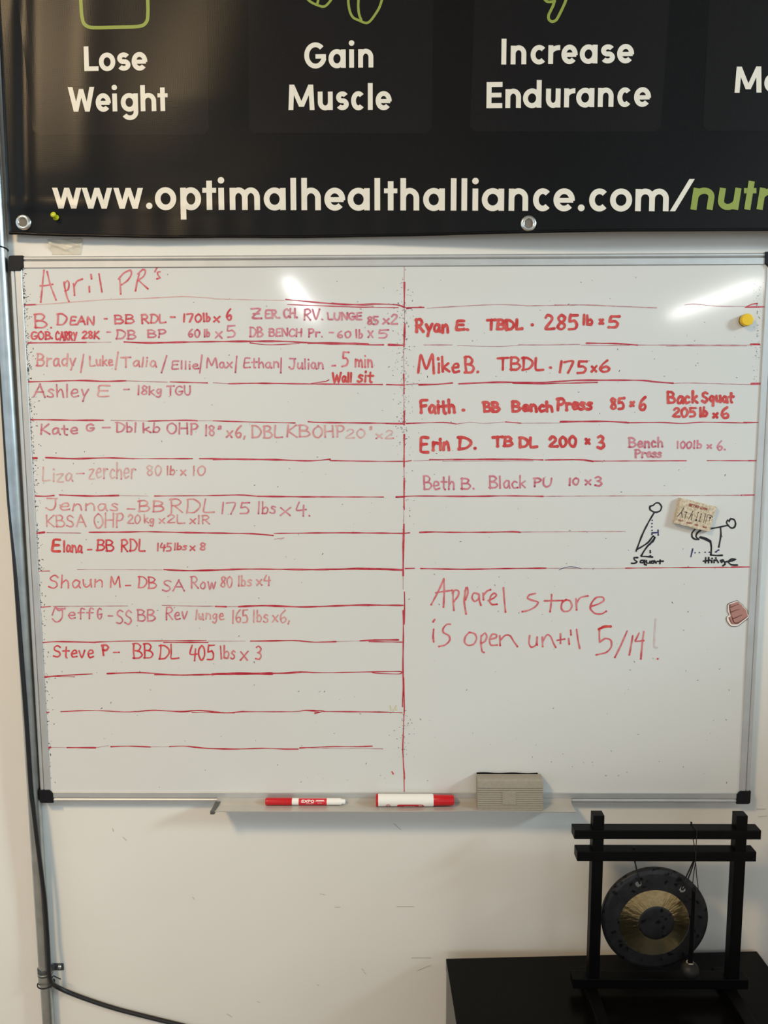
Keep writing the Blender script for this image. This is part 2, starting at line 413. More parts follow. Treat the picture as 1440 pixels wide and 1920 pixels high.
FONT = {  # strokes in a box: x right, y up (1 = cap height), width first
'A': (.8, [[(0,0),(.4,1)],[(.4,1),(.8,0)],[(.15,.38),(.66,.38)]]),
'B': (.66, [[(.06,1),(.04,.5),(.06,0)],[(.0,.97),(.35,1),(.56,.8),(.4,.57),(.1,.52)],[(.1,.52),(.5,.48),(.66,.25),(.45,.02),(.0,.02)]]),
'C': (.66, [[(.64,.82),(.42,1),(.12,.8),(.02,.45),(.15,.1),(.42,0),(.66,.14)]]),
'D': (.72, [[(.08,1),(.08,.5),(.06,0)],[(.0,.98),(.36,.98),(.68,.72),(.7,.4),(.45,.06),(.04,.02)]]),
'E': (.6, [[(.56,1),(.1,.97),(.06,.5),(.04,.02),(.58,.02)],[(.08,.52),(.48,.54)]]),
'F': (.6, [[(.58,1),(.08,.96),(.06,.5),(.08,0)],[(.08,.5),(.46,.54)]]),
'G': (.74, [[(.66,.85),(.42,1),(.12,.82),(.02,.45),(.14,.08),(.42,.0),(.68,.18),(.7,.42)],[(.4,.42),(.74,.44)]]),
'H': (.7, [[(.06,1),(.04,0)],[(.66,1),(.66,0)],[(.05,.5),(.66,.52)]]),
'I': (.3, [[(.14,1),(.12,0)]]),
'J': (.6, [[(.5,1),(.52,.4),(.4,.04),(.18,.0),(.02,.2)],[(.1,1),(.62,1)]]),
'K': (.66, [[(.06,1),(.05,0)],[(.6,1),(.08,.45)],[(.1,.47),(.66,0)]]),
'L': (.58, [[(.06,1),(.05,.4),(.06,.03),(.58,.04)]]),
'M': (.92, [[(.02,0),(.12,1),(.46,.25),(.8,1),(.92,0)]]),
'N': (.74, [[(.05,0),(.08,1),(.64,.03),(.7,1)]]),
'O': (.76, [[(.4,1),(.1,.78),(.04,.4),(.2,.05),(.46,.0),(.72,.3),(.68,.75),(.4,1)]]),
'P': (.6, [[(.08,1),(.07,.5),(.08,0)],[(.0,.97),(.4,1),(.6,.76),(.4,.5),(.1,.47)]]),
'Q': (.76, [[(.4,1),(.1,.78),(.04,.4),(.2,.05),(.46,.0),(.72,.3),(.68,.75),(.4,1)],[(.45,.3),(.76,-.05)]]),
'R': (.66, [[(.08,1),(.07,.5),(.08,0)],[(.0,.97),(.4,1),(.58,.77),(.4,.53),(.1,.5)],[(.22,.5),(.64,0)]]),
'S': (.6, [[(.56,.86),(.34,1),(.1,.84),(.14,.6),(.46,.44),(.56,.2),(.34,.0),(.02,.1)]]),
'T': (.74, [[(.38,1),(.36,0)],[(.0,.96),(.74,1)]]),
'U': (.68, [[(.04,1),(.05,.3),(.25,0),(.52,.1),(.62,.4),(.64,1)]]),
'V': (.7, [[(.02,1),(.34,0),(.7,1)]]),
'W': (.98, [[(.02,1),(.24,0),(.5,.7),(.74,0),(.98,1)]]),
'X': (.66, [[(.04,1),(.62,0)],[(.64,1),(.0,0)]]),
'Y': (.66, [[(.04,1),(.34,.5)],[(.66,1),(.24,0)]]),
'Z': (.64, [[(.04,.98),(.6,1),(.04,.04),(.64,.02)],[(.14,.5),(.52,.52)]]),
'a': (.52, [[(.46,.55),(.24,.62),(.04,.36),(.1,.06),(.28,.04),(.44,.3),(.46,.55),(.46,.2),(.54,0)]]),
'b': (.5, [[(.06,1),(.05,.04)],[(.06,.4),(.3,.58),(.48,.36),(.36,.04),(.06,.04)]]),
'c': (.46, [[(.44,.5),(.24,.62),(.04,.32),(.18,.02),(.46,.1)]]),
'd': (.52, [[(.46,.5),(.22,.6),(.04,.3),(.18,.02),(.44,.2)],[(.47,1),(.47,.0)]]),
'e': (.5, [[(.06,.32),(.44,.38),(.4,.6),(.18,.6),(.04,.3),(.18,.02),(.5,.1)]]),
'f': (.44, [[(.44,.92),(.26,1),(.18,.8),(.17,0)],[(.0,.55),(.4,.58)]]),
'g': (.52, [[(.44,.54),(.22,.6),(.05,.34),(.2,.08),(.42,.3),(.46,.56),(.44,-.1),(.28,-.32),(.06,-.24)]]),
'h': (.5, [[(.06,1),(.05,0)],[(.06,.36),(.28,.6),(.44,.45),(.48,0)]]),
'i': (.16, [[(.08,.6),(.08,0)],[(.09,.86),(.08,.92)]]),
'j': (.3, [[(.22,.6),(.22,-.1),(.02,-.3)],[(.22,.86),(.23,.92)]]),
'k': (.5, [[(.06,1),(.05,0)],[(.44,.58),(.08,.28)],[(.12,.3),(.5,0)]]),
'l': (.16, [[(.08,1),(.07,0)]]),
'm': (.8, [[(.05,.6),(.05,0)],[(.05,.38),(.24,.6),(.38,.45),(.4,.02)],[(.4,.38),(.6,.6),(.74,.42),(.76,0)]]),
'n': (.52, [[(.06,.6),(.05,0)],[(.06,.36),(.28,.6),(.44,.45),(.5,0)]]),
'o': (.52, [[(.28,.6),(.07,.42),(.08,.1),(.28,.0),(.48,.2),(.46,.48),(.28,.6)]]),
'p': (.5, [[(.06,.6),(.05,-.34)],[(.06,.42),(.3,.6),(.48,.36),(.36,.06),(.06,.06)]]),
'q': (.54, [[(.44,.52),(.22,.6),(.05,.34),(.2,.06),(.42,.3),(.46,.58),(.44,-.36)]]),
'r': (.44, [[(.07,.6),(.07,0)],[(.08,.34),(.24,.58),(.44,.56)]]),
's': (.44, [[(.42,.54),(.22,.62),(.08,.46),(.36,.26),(.36,.06),(.16,.0),(.0,.06)]]),
't': (.44, [[(.22,.9),(.2,.1),(.34,.0)],[(.0,.56),(.44,.58)]]),
'u': (.52, [[(.04,.6),(.06,.15),(.22,.0),(.44,.2),(.46,.6)],[(.46,.6),(.5,0)]]),
'v': (.5, [[(.03,.6),(.24,0),(.5,.62)]]),
'w': (.72, [[(.02,.6),(.18,0),(.36,.45),(.54,0),(.72,.6)]]),
'x': (.5, [[(.04,.56),(.46,.02)],[(.48,.58),(.02,.02)]]),
'y': (.5, [[(.04,.6),(.22,.12),(.28,.1)],[(.5,.6),(.3,.1),(.16,-.34)]]),
'z': (.5, [[(.04,.56),(.46,.6),(.05,.04),(.5,.02)]]),
'0': (.6, [[(.32,1),(.08,.75),(.05,.35),(.2,.02),(.4,.03),(.57,.4),(.54,.8),(.32,1)]]),
'1': (.2, [[(.12,1),(.08,0)]]),
'2': (.6, [[(.06,.8),(.22,1),(.46,.92),(.5,.66),(.04,.04),(.6,.04)]]),
'3': (.56, [[(.06,.9),(.28,1),(.5,.84),(.4,.6),(.2,.52),(.46,.44),(.54,.2),(.34,.0),(.02,.08)]]),
'4': (.62, [[(.22,1),(.04,.46),(.62,.46)],[(.5,.8),(.46,0)]]),
'5': (.6, [[(.14,1),(.1,.56),(.38,.6),(.56,.36),(.44,.06),(.04,.02)],[(.12,.98),(.6,1)]]),
'6': (.54, [[(.46,1),(.18,.7),(.05,.3),(.2,.02),(.44,.06),(.52,.3),(.36,.46),(.08,.3)]]),
'7': (.58, [[(.02,.96),(.56,1),(.22,0)]]),
'8': (.56, [[(.5,.84),(.28,1),(.08,.82),(.2,.58),(.46,.38),(.48,.12),(.26,.0),(.06,.16),(.16,.42),(.44,.62),(.5,.84)]]),
'9': (.54, [[(.46,.8),(.26,1),(.06,.78),(.2,.52),(.44,.66),(.48,.9),(.42,0)]]),
'.': (.12, [[(.05,.06),(.07,.04)]]), ',': (.16, [[(.12,.1),(.02,-.16)]]), '-': (.5, [[(.0,.45),(.5,.47)]]),
'/': (.4, [[(.4,1.05),(.0,-.15)]]), "'": (.1, [[(.08,1),(.04,.8)]]), '!': (.16, [[(.1,1),(.08,.3)],[(.08,.02),(.09,.0)]]),
}
def write(bm, text, x0, x1, base, top, w, pos, slope=0.0, wob=0.06, step=2.4):
    GAP = .17
    adv = sum(FONT[c][0] if c != ' ' else .3 for c in text) + GAP*(len(text)-1)
    H = base-top; hw = w/2
    sx = (x1-x0-w)/max(adv, .05); sy = H-w
    x = 0.0
    for c in text:
        if c == ' ': x += .3+GAP; continue
        wd, st = FONT[c]
        dy = random.uniform(-wob, wob)*0.6; sk = random.uniform(-wob, wob)
        for s in st:
            pts = []
            for (u, v) in s:
                uu = u + sk*v + random.uniform(-wob, wob)*0.5; vv = v + dy + random.uniform(-wob, wob)*0.5
                px = x0 + hw + (x+uu)*sx
                pts.append((px, base - hw - vv*sy + slope*(px-x0)))
            ribbon(bm, crspline(pts, step), w, pos, jit=0.10)
            if random.random() < 0.55: disc(bm, pts[-1], w*0.60, pos, 10).material_index = 1
        x += wd+GAP

DARK = {'ink_bold': 'ink_bold', 'ink_red': 'rule', 'ink_mid': 'ink_red', 'ink_mauve': 'ink_plum', 'ink_pink': 'ink_mauve', 'ink_pale': 'ink_mauve'}
def hand(words, material, w, extra=None):
    pos = on_board(); runs = []
    for wd in words:                          # words that stand well apart are separate inscriptions
        if runs and wd[1]-runs[-1][-1][2] < 13 and wd[1]-runs[-1][-1][2] > -40 and abs(wd[3]-runs[-1][-1][3]) < 14: runs[-1].append(wd)
        else: runs.append([wd])
    for i, run in enumerate(runs):
        bm = bmesh.new()
        for t, a, b, base, top in run: write(bm, t, a, b, base, top, w, pos)
        if i == 0:
            for s in (extra or []): ribbon(bm, crspline(s, 2.5), w, pos, jit=0.10)
        o = obj('handwriting', bm, M[material], panel); o.data.materials.append(M[DARK.get(material, material)])
    return o
def z4(pts, k=3.6, ox=0, oy=440): return [(ox+x/k, oy+y/k) for x, y in pts]
def strokes(lst, k, ox, oy, material, w, name='handwriting', dots=()):
    pos = on_board(); P = [z4(s, k, ox, oy) for s in lst] + [z4([d, d], k, ox, oy) for d in dots]
    B = [(min(q[0] for q in p), max(q[0] for q in p), min(q[1] for q in p), max(q[1] for q in p)) for p in P]
    grp = list(range(len(P)))                 # strokes close to one another make one inscription
    for i in range(len(P)):
        for j in range(i):
            gx = max(0, max(B[i][0], B[j][0])-min(B[i][1], B[j][1])); gy = max(0, max(B[i][2], B[j][2])-min(B[i][3], B[j][3]))
            if math.hypot(gx, gy) < (13 if name == 'handwriting' else 40):
                a, b = grp[i], grp[j]; grp = [b if g_ == a else g_ for g_ in grp]
    for g_ in dict.fromkeys(grp):
        bm = bmesh.new()
        for i, p in enumerate(P):
            if grp[i] != g_: continue
            if i < len(lst):
                ribbon(bm, crspline(p, 2.2), w, pos, jit=0.12)
                disc(bm, p[-1], w*0.6, pos, 10).material_index = 1
            else: disc(bm, p[0], w*0.62, pos, 10)
        o = obj(name, bm, M[material], panel); o.data.materials.append(M[DARK.get(material, material)])
    return o

# ruled lines --------------------------------------------------------------
RULES = [  # each row: list of (points, width, material)
 [([(44,572),(67,571)],2.5,'r'), ([(67,571),(83,570.5),(140,566),(194,562),(278,559),(342,556),(400,559)],1.6,'g'), ([(400,560),(470,562),(533,563)],1.4,'g'),
  ([(536,561.5),(594,567),(650,571),(705,570),(744,571.5),(758,576)],2.6,'r'), ([(539,571),(622,574),(678,576),(747,577)],1.8,'r'), ([(622,568),(700,574)],1.6,'r')],
 [([(53,643),(110,642.5),(161,642)],2.4,'r'), ([(161,642),(208,641.5)],1.2,'t'), ([(233,641),(278,643),(340,641.5),(400,640.5),(470,640),(533,640),(578,642.5),(664,644),(694,646.5),(719,646.5)],3.0,'r'),
  ([(729,646.5),(758,647.5)],3.6,'r'), ([(469,643),(505,646.5),(561,644)],1.6,'r'), ([(578,643.5),(690,645)],3.4,'r')],
 [([(53,716),(90,715),(153,713.5),(194,715),(236,714)],2.6,'r'), ([(236,714),(314,716.5)],1.4,'t'), ([(319,716),(389,718)],2.2,'r'), ([(400,717.5),(428,719.5)],1.2,'t'),
  ([(428,719.5),(483,718.6),(594,720),(717,721)],2.4,'r'), ([(725,721),(758,722)],2.6,'r'), ([(583,719),(600,716.5),(611,715),(617,712)],1.8,'r')],
 [([(57,787),(83,787),(144,788),(194,788)],2.6,'r'), ([(208,788),(278,789.5)],1.4,'t'), ([(278,789.5),(347,788),(370,789)],2.2,'r'), ([(370,789),(400,789)],1.2,'t'),
  ([(400,789),(464,791),(553,793)],2.0,'r'), ([(578,790.5),(600,792),(719,793.5),(758,795)],2.6,'r'), ([(724,794),(758,794.5)],3,'r')],
 [([(58,859),(69,859)],3,'r'), ([(86,858),(139,860),(200,858.5),(250,860)],2.8,'r'), ([(250,860),(319,860)],1.8,'r'), ([(319,860),(361,860)],2.6,'r'),
  ([(374,860),(400,860),(455,861),(519,862),(580,864),(619,861)],2.8,'r'), ([(400,862),(470,861)],1.6,'r'), ([(619,863.5),(705,865),(761,865)],1.9,'r')],
 [([(67,930),(86,930.5),(101,929)],3,'r'), ([(112,928),(167,930),(205,929.5),(222,929)],2.8,'r'), ([(222,929),(278,930)],1,'t'), ([(290,930),(400,929),(450,928),(483,930.5)],1.9,'r'),
  ([(483,930.5),(567,931.5),(605,931.5)],2.6,'r'), ([(600,931.6),(719,932)],1.8,'r'), ([(743,932),(758,931.5)],2.6,'r')],
 [([(68,1000),(83,998)],3,'r'), ([(88,998.6),(151,999.5)],1.6,'t'), ([(167,998),(230,997.6),(278,997),(347,998.5)],2.4,'r'), ([(347,998.5),(400,999.5),(469,1000.5),(512,1004)],2.6,'r'),
  ([(514,1000),(650,999),(758,1000)],2.0,'r'), ([(660,999),(758,1000)],2.6,'r'), ([(514,1011),(528,1009),(533,1008.5),(525,1012)],1.0,'t')],
 [([(73,1071),(93,1070.5)],1.6,'r'), ([(145,1068),(304,1068.6)],0.9,'t'), ([(307,1068),(351,1070),(400,1069),(469,1067),(594,1068),(678,1065.5),(719,1067),(756,1068)],2.8,'r'),
  ([(600,1068),(678,1067.5),(756,1069)],2.2,'r')],
 [([(73,1139),(95,1137)],2.2,'r'), ([(100,1137),(240,1136)],1.2,'t'), ([(304,1135),(373,1136.6),(400,1136.5)],1.4,'t'), ([(404,1137),(424,1137.6)],3,'r'), ([(425,1137.5),(447,1137)],1.2,'t'),
  ([(447,1137.5),(497,1135.5),(567,1138),(628,1136),(678,1134.5),(756,1135)],3.0,'r')],
 [([(79,1205),(109,1203),(179,1204.5)],2.2,'r'), ([(179,1204),(234,1202),(304,1201.6),(387,1201)],1.8,'r'), ([(307,1204.7),(390,1204.5)],2.2,'r'), ([(390,1202),(460,1202)],1.0,'t'),
  ([(470,1202),(511,1201.6),(553,1201),(589,1204),(630,1203)],2.3,'r'), ([(630,1203),(675,1201.6)],0.9,'t'), ([(675,1201.6),(705,1200),(747,1199.7)],2.4,'r'), ([(692,1203),(754,1204)],1.6,'r')],
 [([(84,1270),(109,1267),(173,1263.6)],2.2,'r'), ([(84,1268),(140,1269)],1.2,'r'), ([(201,1263),(257,1261),(290,1262.7),(332,1265.5),(440,1264)],2.4,'r'), ([(290,1265),(340,1266),(400,1265)],1.8,'r'),
  ([(398,1264.5),(420,1263),(510,1263)],4.2,'r'), ([(510,1262.5),(536,1262),(567,1260),(588,1261)],2.8,'r'), ([(588,1261),(622,1261),(678,1260),(750,1259),(752,1262),(747,1263.8),(705,1262.2),(697,1260.5)],1.7,'r')],
 [([(84,1336),(92,1335.5)],1.6,'r'), ([(114,1334.4),(173,1332),(234,1335),(255,1334)],1.8,'r'), ([(255,1334.5),(290,1331.7),(340,1334.4),(373,1332),(420,1336.5),(457,1334)],2.4,'r'), ([(360,1336),(440,1337)],1.4,'r'),
  ([(457,1334.4),(551,1334.4),(573,1331.7),(607,1333),(590,1338)],1.7,'r'), ([(573,1332),(600,1335),(590,1336)],1.5,'r'), ([(607,1334),(718,1335.2),(754,1336.5)],1.9,'r')],
 [([(89,1402),(95,1401.5)],3.4,'r'), ([(95,1401.5),(126,1401.7)],0.9,'t'), ([(126,1401.7),(179,1402)],2.3,'r'), ([(179,1402),(204,1398)],1.1,'t'), ([(208,1400),(240,1399),(282,1400.5)],2.4,'r'),
  ([(282,1400.5),(318,1400)],0.9,'t'), ([(318,1400),(345,1399),(387,1403),(440,1404.5),(495,1403),(534,1404.5),(559,1404.5)],2.2,'r'), ([(562,1402.5),(620,1400),(673,1400),(698,1399)],2.0,'r'), ([(579,1402.5),(718,1404)],1.1,'t')],
 # right hand column
 [([(760,576.8),(795,576.5)],2.4,'r'), ([(762,579),(790,575)],1.8,'r'), ([(801,578),(865,574),(934,571),(990,573)],1.4,'t'), ([(985,573.5),(1045,572.5),(1095,571.7),(1151,574),(1231,577)],1.7,'t'), ([(1040,571.5),(1110,572),(1231,578)],1.2,'t'),
  ([(1284,572),(1300,570),(1345,574),(1396,574.5)],1.2,'t'), ([(1398,576),(1437,575)],2.4,'r'), ([(1398,576),(1410,570.5),(1420,569)],2.4,'r')],
 [([(795,646.7),(848,646.7)],1.8,'t'), ([(857,648),(934,649.5),(976,647)],0.9,'t'), ([(972,646.5),(1018,646.7),(1087,645.5)],1.6,'t'), ([(1100,643.5),(1151,644),(1195,647)],3,'r'), ([(1090,647),(1180,648)],1.2,'t'),
  ([(1195,647),(1251,647),(1345,647),(1409,647)],1.9,'t'), ([(1250,648.5),(1400,648.5)],1.4,'t'), ([(1408,645.5),(1424,645.5)],2.6,'r')],
 [([(761,721),(784,719.5)],1.6,'t'), ([(786,721.4),(820,720.5),(848,718)],2.8,'r'), ([(860,719.6),(934,716.7),(1004,717.3),(1060,714.5),(1087,713),(1195,713),(1230,716),(1262,718.5)],2.8,'r'), ([(962,718),(1010,719.5),(1120,717)],2.4,'r'),
  ([(1262,718.8),(1290,718),(1345,719.4),(1409,721)],1.4,'t'), ([(1409,719.6),(1429,719.4)],3.2,'r')],
 [([(762,794),(775,793.5)],2.4,'r'), ([(775,793.5),(831,792),(856,795)],2.2,'r'), ([(856,795),(884,791.6),(906,794),(948,791)],1.0,'t'), ([(948,791),(976,793.4)],2.2,'r'), ([(976,793.4),(1051,793)],1.0,'t'), ([(1051,790.8),(1131,790),(1179,792.5)],3.0,'r'),
  ([(1179,792.5),(1240,792),(1279,794),(1318,791.5),(1400,793)],2.0,'r'), ([(1395,792.2),(1425,792)],2.6,'r')],
 [([(762,865),(771,863.4)],1.8,'r'), ([(775,864),(850,862)],1.0,'t'), ([(806,862),(951,861),(1018,862.4)],2.6,'r'), ([(830,864.5),(1000,864)],1.0,'t'), ([(1022,862.4),(1087,862),(1112,865)],2.6,'r'), ([(1112,864.6),(1287,863.8)],1.7,'r'), ([(1326,863.6),(1404,863.8)],1.8,'r'), ([(1404,863.6),(1419,863.6)],2.8,'r')],
 [([(744,932),(781,930),(879,930.6),(951,929.7),(1018,930.6)],2.6,'r'), ([(1018,930.6),(1140,929.9),(1395,928.5)],1.5,'t'), ([(1390,928.6),(1416,928)],2.8,'r')],
 [([(757,1000),(768,999)],2.4,'r'), ([(787,998.2),(809,997.4),(851,998),(920,997.8),(962,997),(976,998)],2.4,'r'), ([(976,997.6),(1173,996.4)],1.3,'t')],
 [([(760,1066),(777,1065.5)],2.4,'r'), ([(789,1066),(874,1067.4),(950,1066),(1024,1065.2)],2.4,'r'), ([(1024,1065.4),(1120,1066),(1173,1065.4)],1.0,'t'), ([(1173,1065.2),(1253,1064.4),(1372,1063.6)],1.8,'r'), ([(1372,1063.4),(1405,1063)],2.6,'r')],
 # centre line
 [([(758,500),(758,530)],1.0,'t'), ([(758.3,530),(758,576)],3.0,'r'), ([(758.4,576),(758.8,607)],0.9,'t'), ([(759,607),(757.5,650)],3.0,'r'), ([(757,650),(757.5,700)],1.0,'t'), ([(757,702),(757.6,722),(757.5,738)],3.0,'r'), ([(757.5,738),(757.5,770)],0.9,'t'), ([(758,771),(757.8,796)],3.2,'r'),
  ([(758,815),(757.5,875)],2.8,'r'), ([(757.5,875),(758,900)],1.0,'t'), ([(758,897),(757.5,935),(757.8,955)],2.4,'r'), ([(757.5,955),(757,985)],0.9,'t'), ([(757.4,983),(756.6,1016)],3.6,'r'), ([(756.4,1016),(756,1060),(756,1079)],3.0,'r'),
  ([(756,1078),(756,1105)],1.3,'t'), ([(758.3,1110),(758.6,1135),(757.6,1170)],2.2,'r'), ([(755.8,1145),(756.4,1190),(755.6,1240),(756,1290),(754.8,1325)],2.4,'r'), ([(756.8,1270),(758.2,1315),(757.4,1345),(756,1380),(755.2,1402),(756.4,1430),(758.5,1460)],2.0,'r'), ([(757.6,1455),(758,1484)],2.2,'r')],
]
MR = {'r': 'rule', 't': 'rule_thin', 'g': 'ink_pale'}
for row in RULES:
    by = {}
    for p, w, k in row: by.setdefault(k, []).append((p, w))
    bm = bmesh.new(); me_mats = []
    pos = on_board(0)
    ends = []
    for k in by:
        for p, w in by[k]:
            ribbon(bm, crspline(p, 6), w, pos, jit=0.22)
        ends.append((k, len(bm.faces)))
    bm.faces.ensure_lookup_table()
    start = 0
    for i, (k, e) in enumerate(ends):
        for f in bm.faces[start:e]: f.material_index = i
        start = e
    o = obj('ruled_line', bm, M[MR[ends[0][0]]], panel)
    for k, e in ends[1:]: o.data.materials.append(M[MR[k]])

# custom lettering ---------------------------------------------------------
strokes([[(297,240),(290,300),(283,380),(275,455)], [(318,250),(340,340),(378,440)], [(272,345),(310,343),(355,335)],
 [(432,320),(438,360),(452,420),(465,450)], [(435,330),(455,310),(466,330),(460,370),(440,380)],
 [(495,330),(500,365),(503,408)], [(500,350),(520,315),(555,300)], [(602,350),(604,386)], [(614,268),(618,298)], [(668,265),(677,320),(688,385)],
 [(808,295),(812,350),(815,400)], [(800,300),(835,260),(880,240),(886,270),(860,310),(820,338)],
 [(940,265),(925,320),(915,378)], [(930,265),(965,235),(982,245),(970,280),(930,310)], [(940,312),(970,340),(998,365)],
 [(1045,250),(1058,225)], [(1080,250),(1062,255),(1068,275),(1080,290),(1060,298)]], 3.6, 0, 440, 'ink_mid', 3.0)
strokes([[(208,72),(190,115),(165,165),(140,212)], [(208,75),(210,150),(206,225)], [(165,148),(200,142),(253,135)],
 [(258,140),(258,180),(262,243)], [(255,150),(270,133),(288,140),(285,165),(262,195)], [(328,120),(318,190),(328,262)], [(322,140),(335,120),(338,150),(325,185)],
 [(395,155),(370,150),(360,175),(375,195),(395,180),(398,155),(400,190),(408,215)], [(420,150),(422,185)], [(420,165),(440,140),(460,132)],
 [(450,190),(480,175),(492,160),(480,150),(462,165),(455,195),(470,212),(495,210)], [(530,122),(534,180),(541,252)],
 [(703,152),(670,160),(660,178),(690,190),(718,200),(700,225),(665,243),(632,250)], [(790,158),(788,200),(782,250)], [(752,192),(848,190)],
 [(870,185),(848,200),(842,230),(855,248),(885,245),(900,220),(890,192),(868,186)], [(922,180),(925,240)], [(924,205),(945,175),(985,165)],
 [(1000,222),(1040,210),(1072,190),(1065,172),(1030,175),(1005,205),(1000,235),(1025,260),(1060,262),(1085,248)]], 2.88, 760, 1060, 'ink_mid', 3.2)
strokes([[(153,345),(150,385),(153,412)], [(158,293),(150,305)], [(243,318),(225,318),(205,340),(205,362),(235,380),(240,405),(215,430),(182,438)],
 [(345,362),(325,385),(320,415),(340,432),(370,425),(385,395),(375,370),(348,362)], [(410,380),(408,420),(415,465),(425,470)], [(410,385),(430,365),(440,385),(430,410),(412,420)],
 [(455,400),(490,390),(492,375),(470,372),(455,400),(462,430),(495,430)], [(510,380),(512,432)], [(512,405),(540,378),(565,380),(585,410),(605,438)],
 [(672,380),(668,420),(680,442),(705,430),(712,388)], [(712,388),(712,430)], [(740,388),(742,438)], [(742,410),(765,375),(785,385),(800,420),(812,442)],
 [(838,370),(838,420)], [(820,405),(860,398)], [(882,395),(885,425)], [(893,350),(895,375)], [(925,345),(932,400),(942,448)],
 [(1048,345),(1048,390),(1050,412)], [(1050,415),(1080,395),(1110,405),(1112,440),(1085,470),(1032,483)],
 [(1198,355),(1165,430),(1132,497)], [(1228,380),(1220,430),(1210,483)], [(1262,366),(1250,392),(1243,410),(1287,406)], [(1288,358),(1280,420),(1272,505)]], 2.88, 760, 1060, 'ink_mid', 3.1, dots=((1363,505),))
strokes([[(1045,345),(1075,331),(1108,330)]], 2.88, 760, 1060, 'ink_bold', 4.6)
strokes([[(1352,290),(1346,380),(1345,440),(1360,445)]], 2.88, 760, 1060, 'ink_ghost', 3.0)

# rows, left column --------------------------------------------------------
hand([('B.',64,99,617,588),('D',105,127,611,587),('EAN',130,178,610,592),('-',194,202,604,590),('BB',214,253,608,589),('RDL',264,312,607,588),('-',318,329,601,587)], 'ink_mid', 3.2)
hand([('170',342,379,605,587),('lb',380,395,604,586),('x',399,413,605,585),('6',423,436,602,578)], 'ink_red', 3.4)
hand([('Z',470,492,598,577),('ER.',496,526,598,580),('CH.',530,559,597,577),('RV.',568,607,601,579),('LUNGE',613,680,601,585),('85',687,711,610,592),('x2',717,747,609,588)], 'ink_mauve', 3.3)
hand([('GOB.',57,100,637,620),('CARRY',103,145,639,621),('28K',153,187,636,620)], 'ink_red', 3.0)
hand([('-',199,209,629,616),('DB',216,256,637,618),('BP',276,312,634,617),('60',351,376,634,617),('lb',381,395,633,616),('x',402,418,636,612),('5',424,444,634,609)], 'ink_mauve', 3.1)
hand([('DB',467,494,633,612),('BENCH',503,567,632,615),('Pr.',577,606,633,615),('-',616,626,629,617),('60',631,659,635,620),('lb',666,681,635,617),('X',689,701,634,619),('5',707,729,635,617)], 'ink_mauve', 3.0)
hand([('Brady',67,143,687,661),('/',150,159,696,664),('Luke',166,213,687,666),('/',215,223,690,661),('Talia',227,294,689,668)], 'ink_pink', 3.0)
hand([('/',302,315,697,668),('Ellie',321,373,693,675),('/',373,380,697,667),('Max',386,437,691,670),('/',440,445,696,668),('Ethan',455,524,691,670),('/',525,529,696,670),('Julian',541,608,693,671)], 'ink_mauve', 2.9)
hand([('-',621,630,691,680),('5',639,655,689,659),('min',664,700,690,664)], 'ink_mid', 3.2)
hand([('Wall',622,661,718,697),('sit',669,701,718,694)], 'ink_bold', 3.8)
hand([('Ashley',62,166,746,719),('-',231,243,736,723),('18kg',256,304,741,722),('TGU',312,359,742,722)], 'ink_mauve', 2.8)
hand([('E',181,207,745,722)], 'ink_pink', 2.8)
hand([('Kate',74,147,816,794),('G',160,178,810,794),('-',191,208,809,794),('Dbl',217,257,812,791),('kb',267,301,812,791),('OHP',312,372,815,792),('18',383,404,818,796),('s',408,416,806,794)], 'ink_mauve', 2.9)
hand([('x6,',423,462,822,797),('DBL',471,530,822,797),('KB',536,582,821,796),('OHP',584,647,821,797)], 'ink_pink', 2.9)
hand([('20',647,686,822,803),('s',692,699,807,795),('x2',703,738,824,806)], 'ink_pale', 2.8, [[(688,823),(690,823)]][:0])
hand([('Liza',78,137,904,876),('-',141,158,895,880),('zercher',165,255,899,866),('80',274,304,893,872)], 'ink_pale', 2.7)
hand([('lb',311,329,892,873),('x',337,351,893,873),('10',360,386,892,872)], 'ink_pink', 2.7)
hand([('Jennas',85,223,958,934),('-',238,254,961,947),('BB',259,308,960,937),('RDL',318,403,963,935)], 'ink_pink', 2.7)
hand([('175',413,469,965,941),('lbs',482,518,964,939),('x',523,547,967,938),('4.',553,584,969,940)], 'ink_mauve', 2.7)
hand([('KBSA',85,163,989,965),('OHP',175,232,990,962),('20',238,264,983,964),('kg',269,290,982,964),('x2L',297,347,982,964),('x1R',355,394,983,965)], 'ink_pink', 2.5)
hand([('E',95,115,1036,1010)], 'ink_bold', 4.6)
hand([('lana',118,155,1037,1013),('-',163,173,1037,1023)], 'ink_red', 3.2)
hand([('BB',180,215,1034,1011),('RDL',225,273,1035,1010)], 'ink_red', 3.0)
hand([('145',293,323,1034,1017),('lbs',325,351,1032,1017),('x',355,367,1033,1016),('8',374,387,1033,1017)], 'ink_mid', 2.7)
hand([('Shaun',89,194,1103,1077),('M',205,226,1102,1080),('-',234,246,1103,1091),('DB',257,294,1104,1080)], 'ink_mid', 2.7)
hand([('SA',303,346,1109,1086),('Row',356,406,1105,1081)], 'ink_mauve', 2.7)
hand([('80',412,437,1103,1080),('lbs',445,473,1100,1078),('x4',480,508,1099,1077)], 'ink_pink', 2.7)
hand([('J',97,121,1167,1140),('eff',126,177,1161,1139),('G',181,192,1162,1139),('-',202,213,1161,1148),('SS',217,248,1171,1143),('BB',257,292,1165,1141),('Rev',309,352,1163,1137)], 'ink_mauve', 2.7, [[(98,1153),(104,1138),(110,1145),(122,1140)]])
hand([('lunge',365,421,1163,1142),('165',434,466,1169,1143),('lbs',473,504,1167,1142),('x6,',509,545,1168,1143)], 'ink_pink', 2.6)
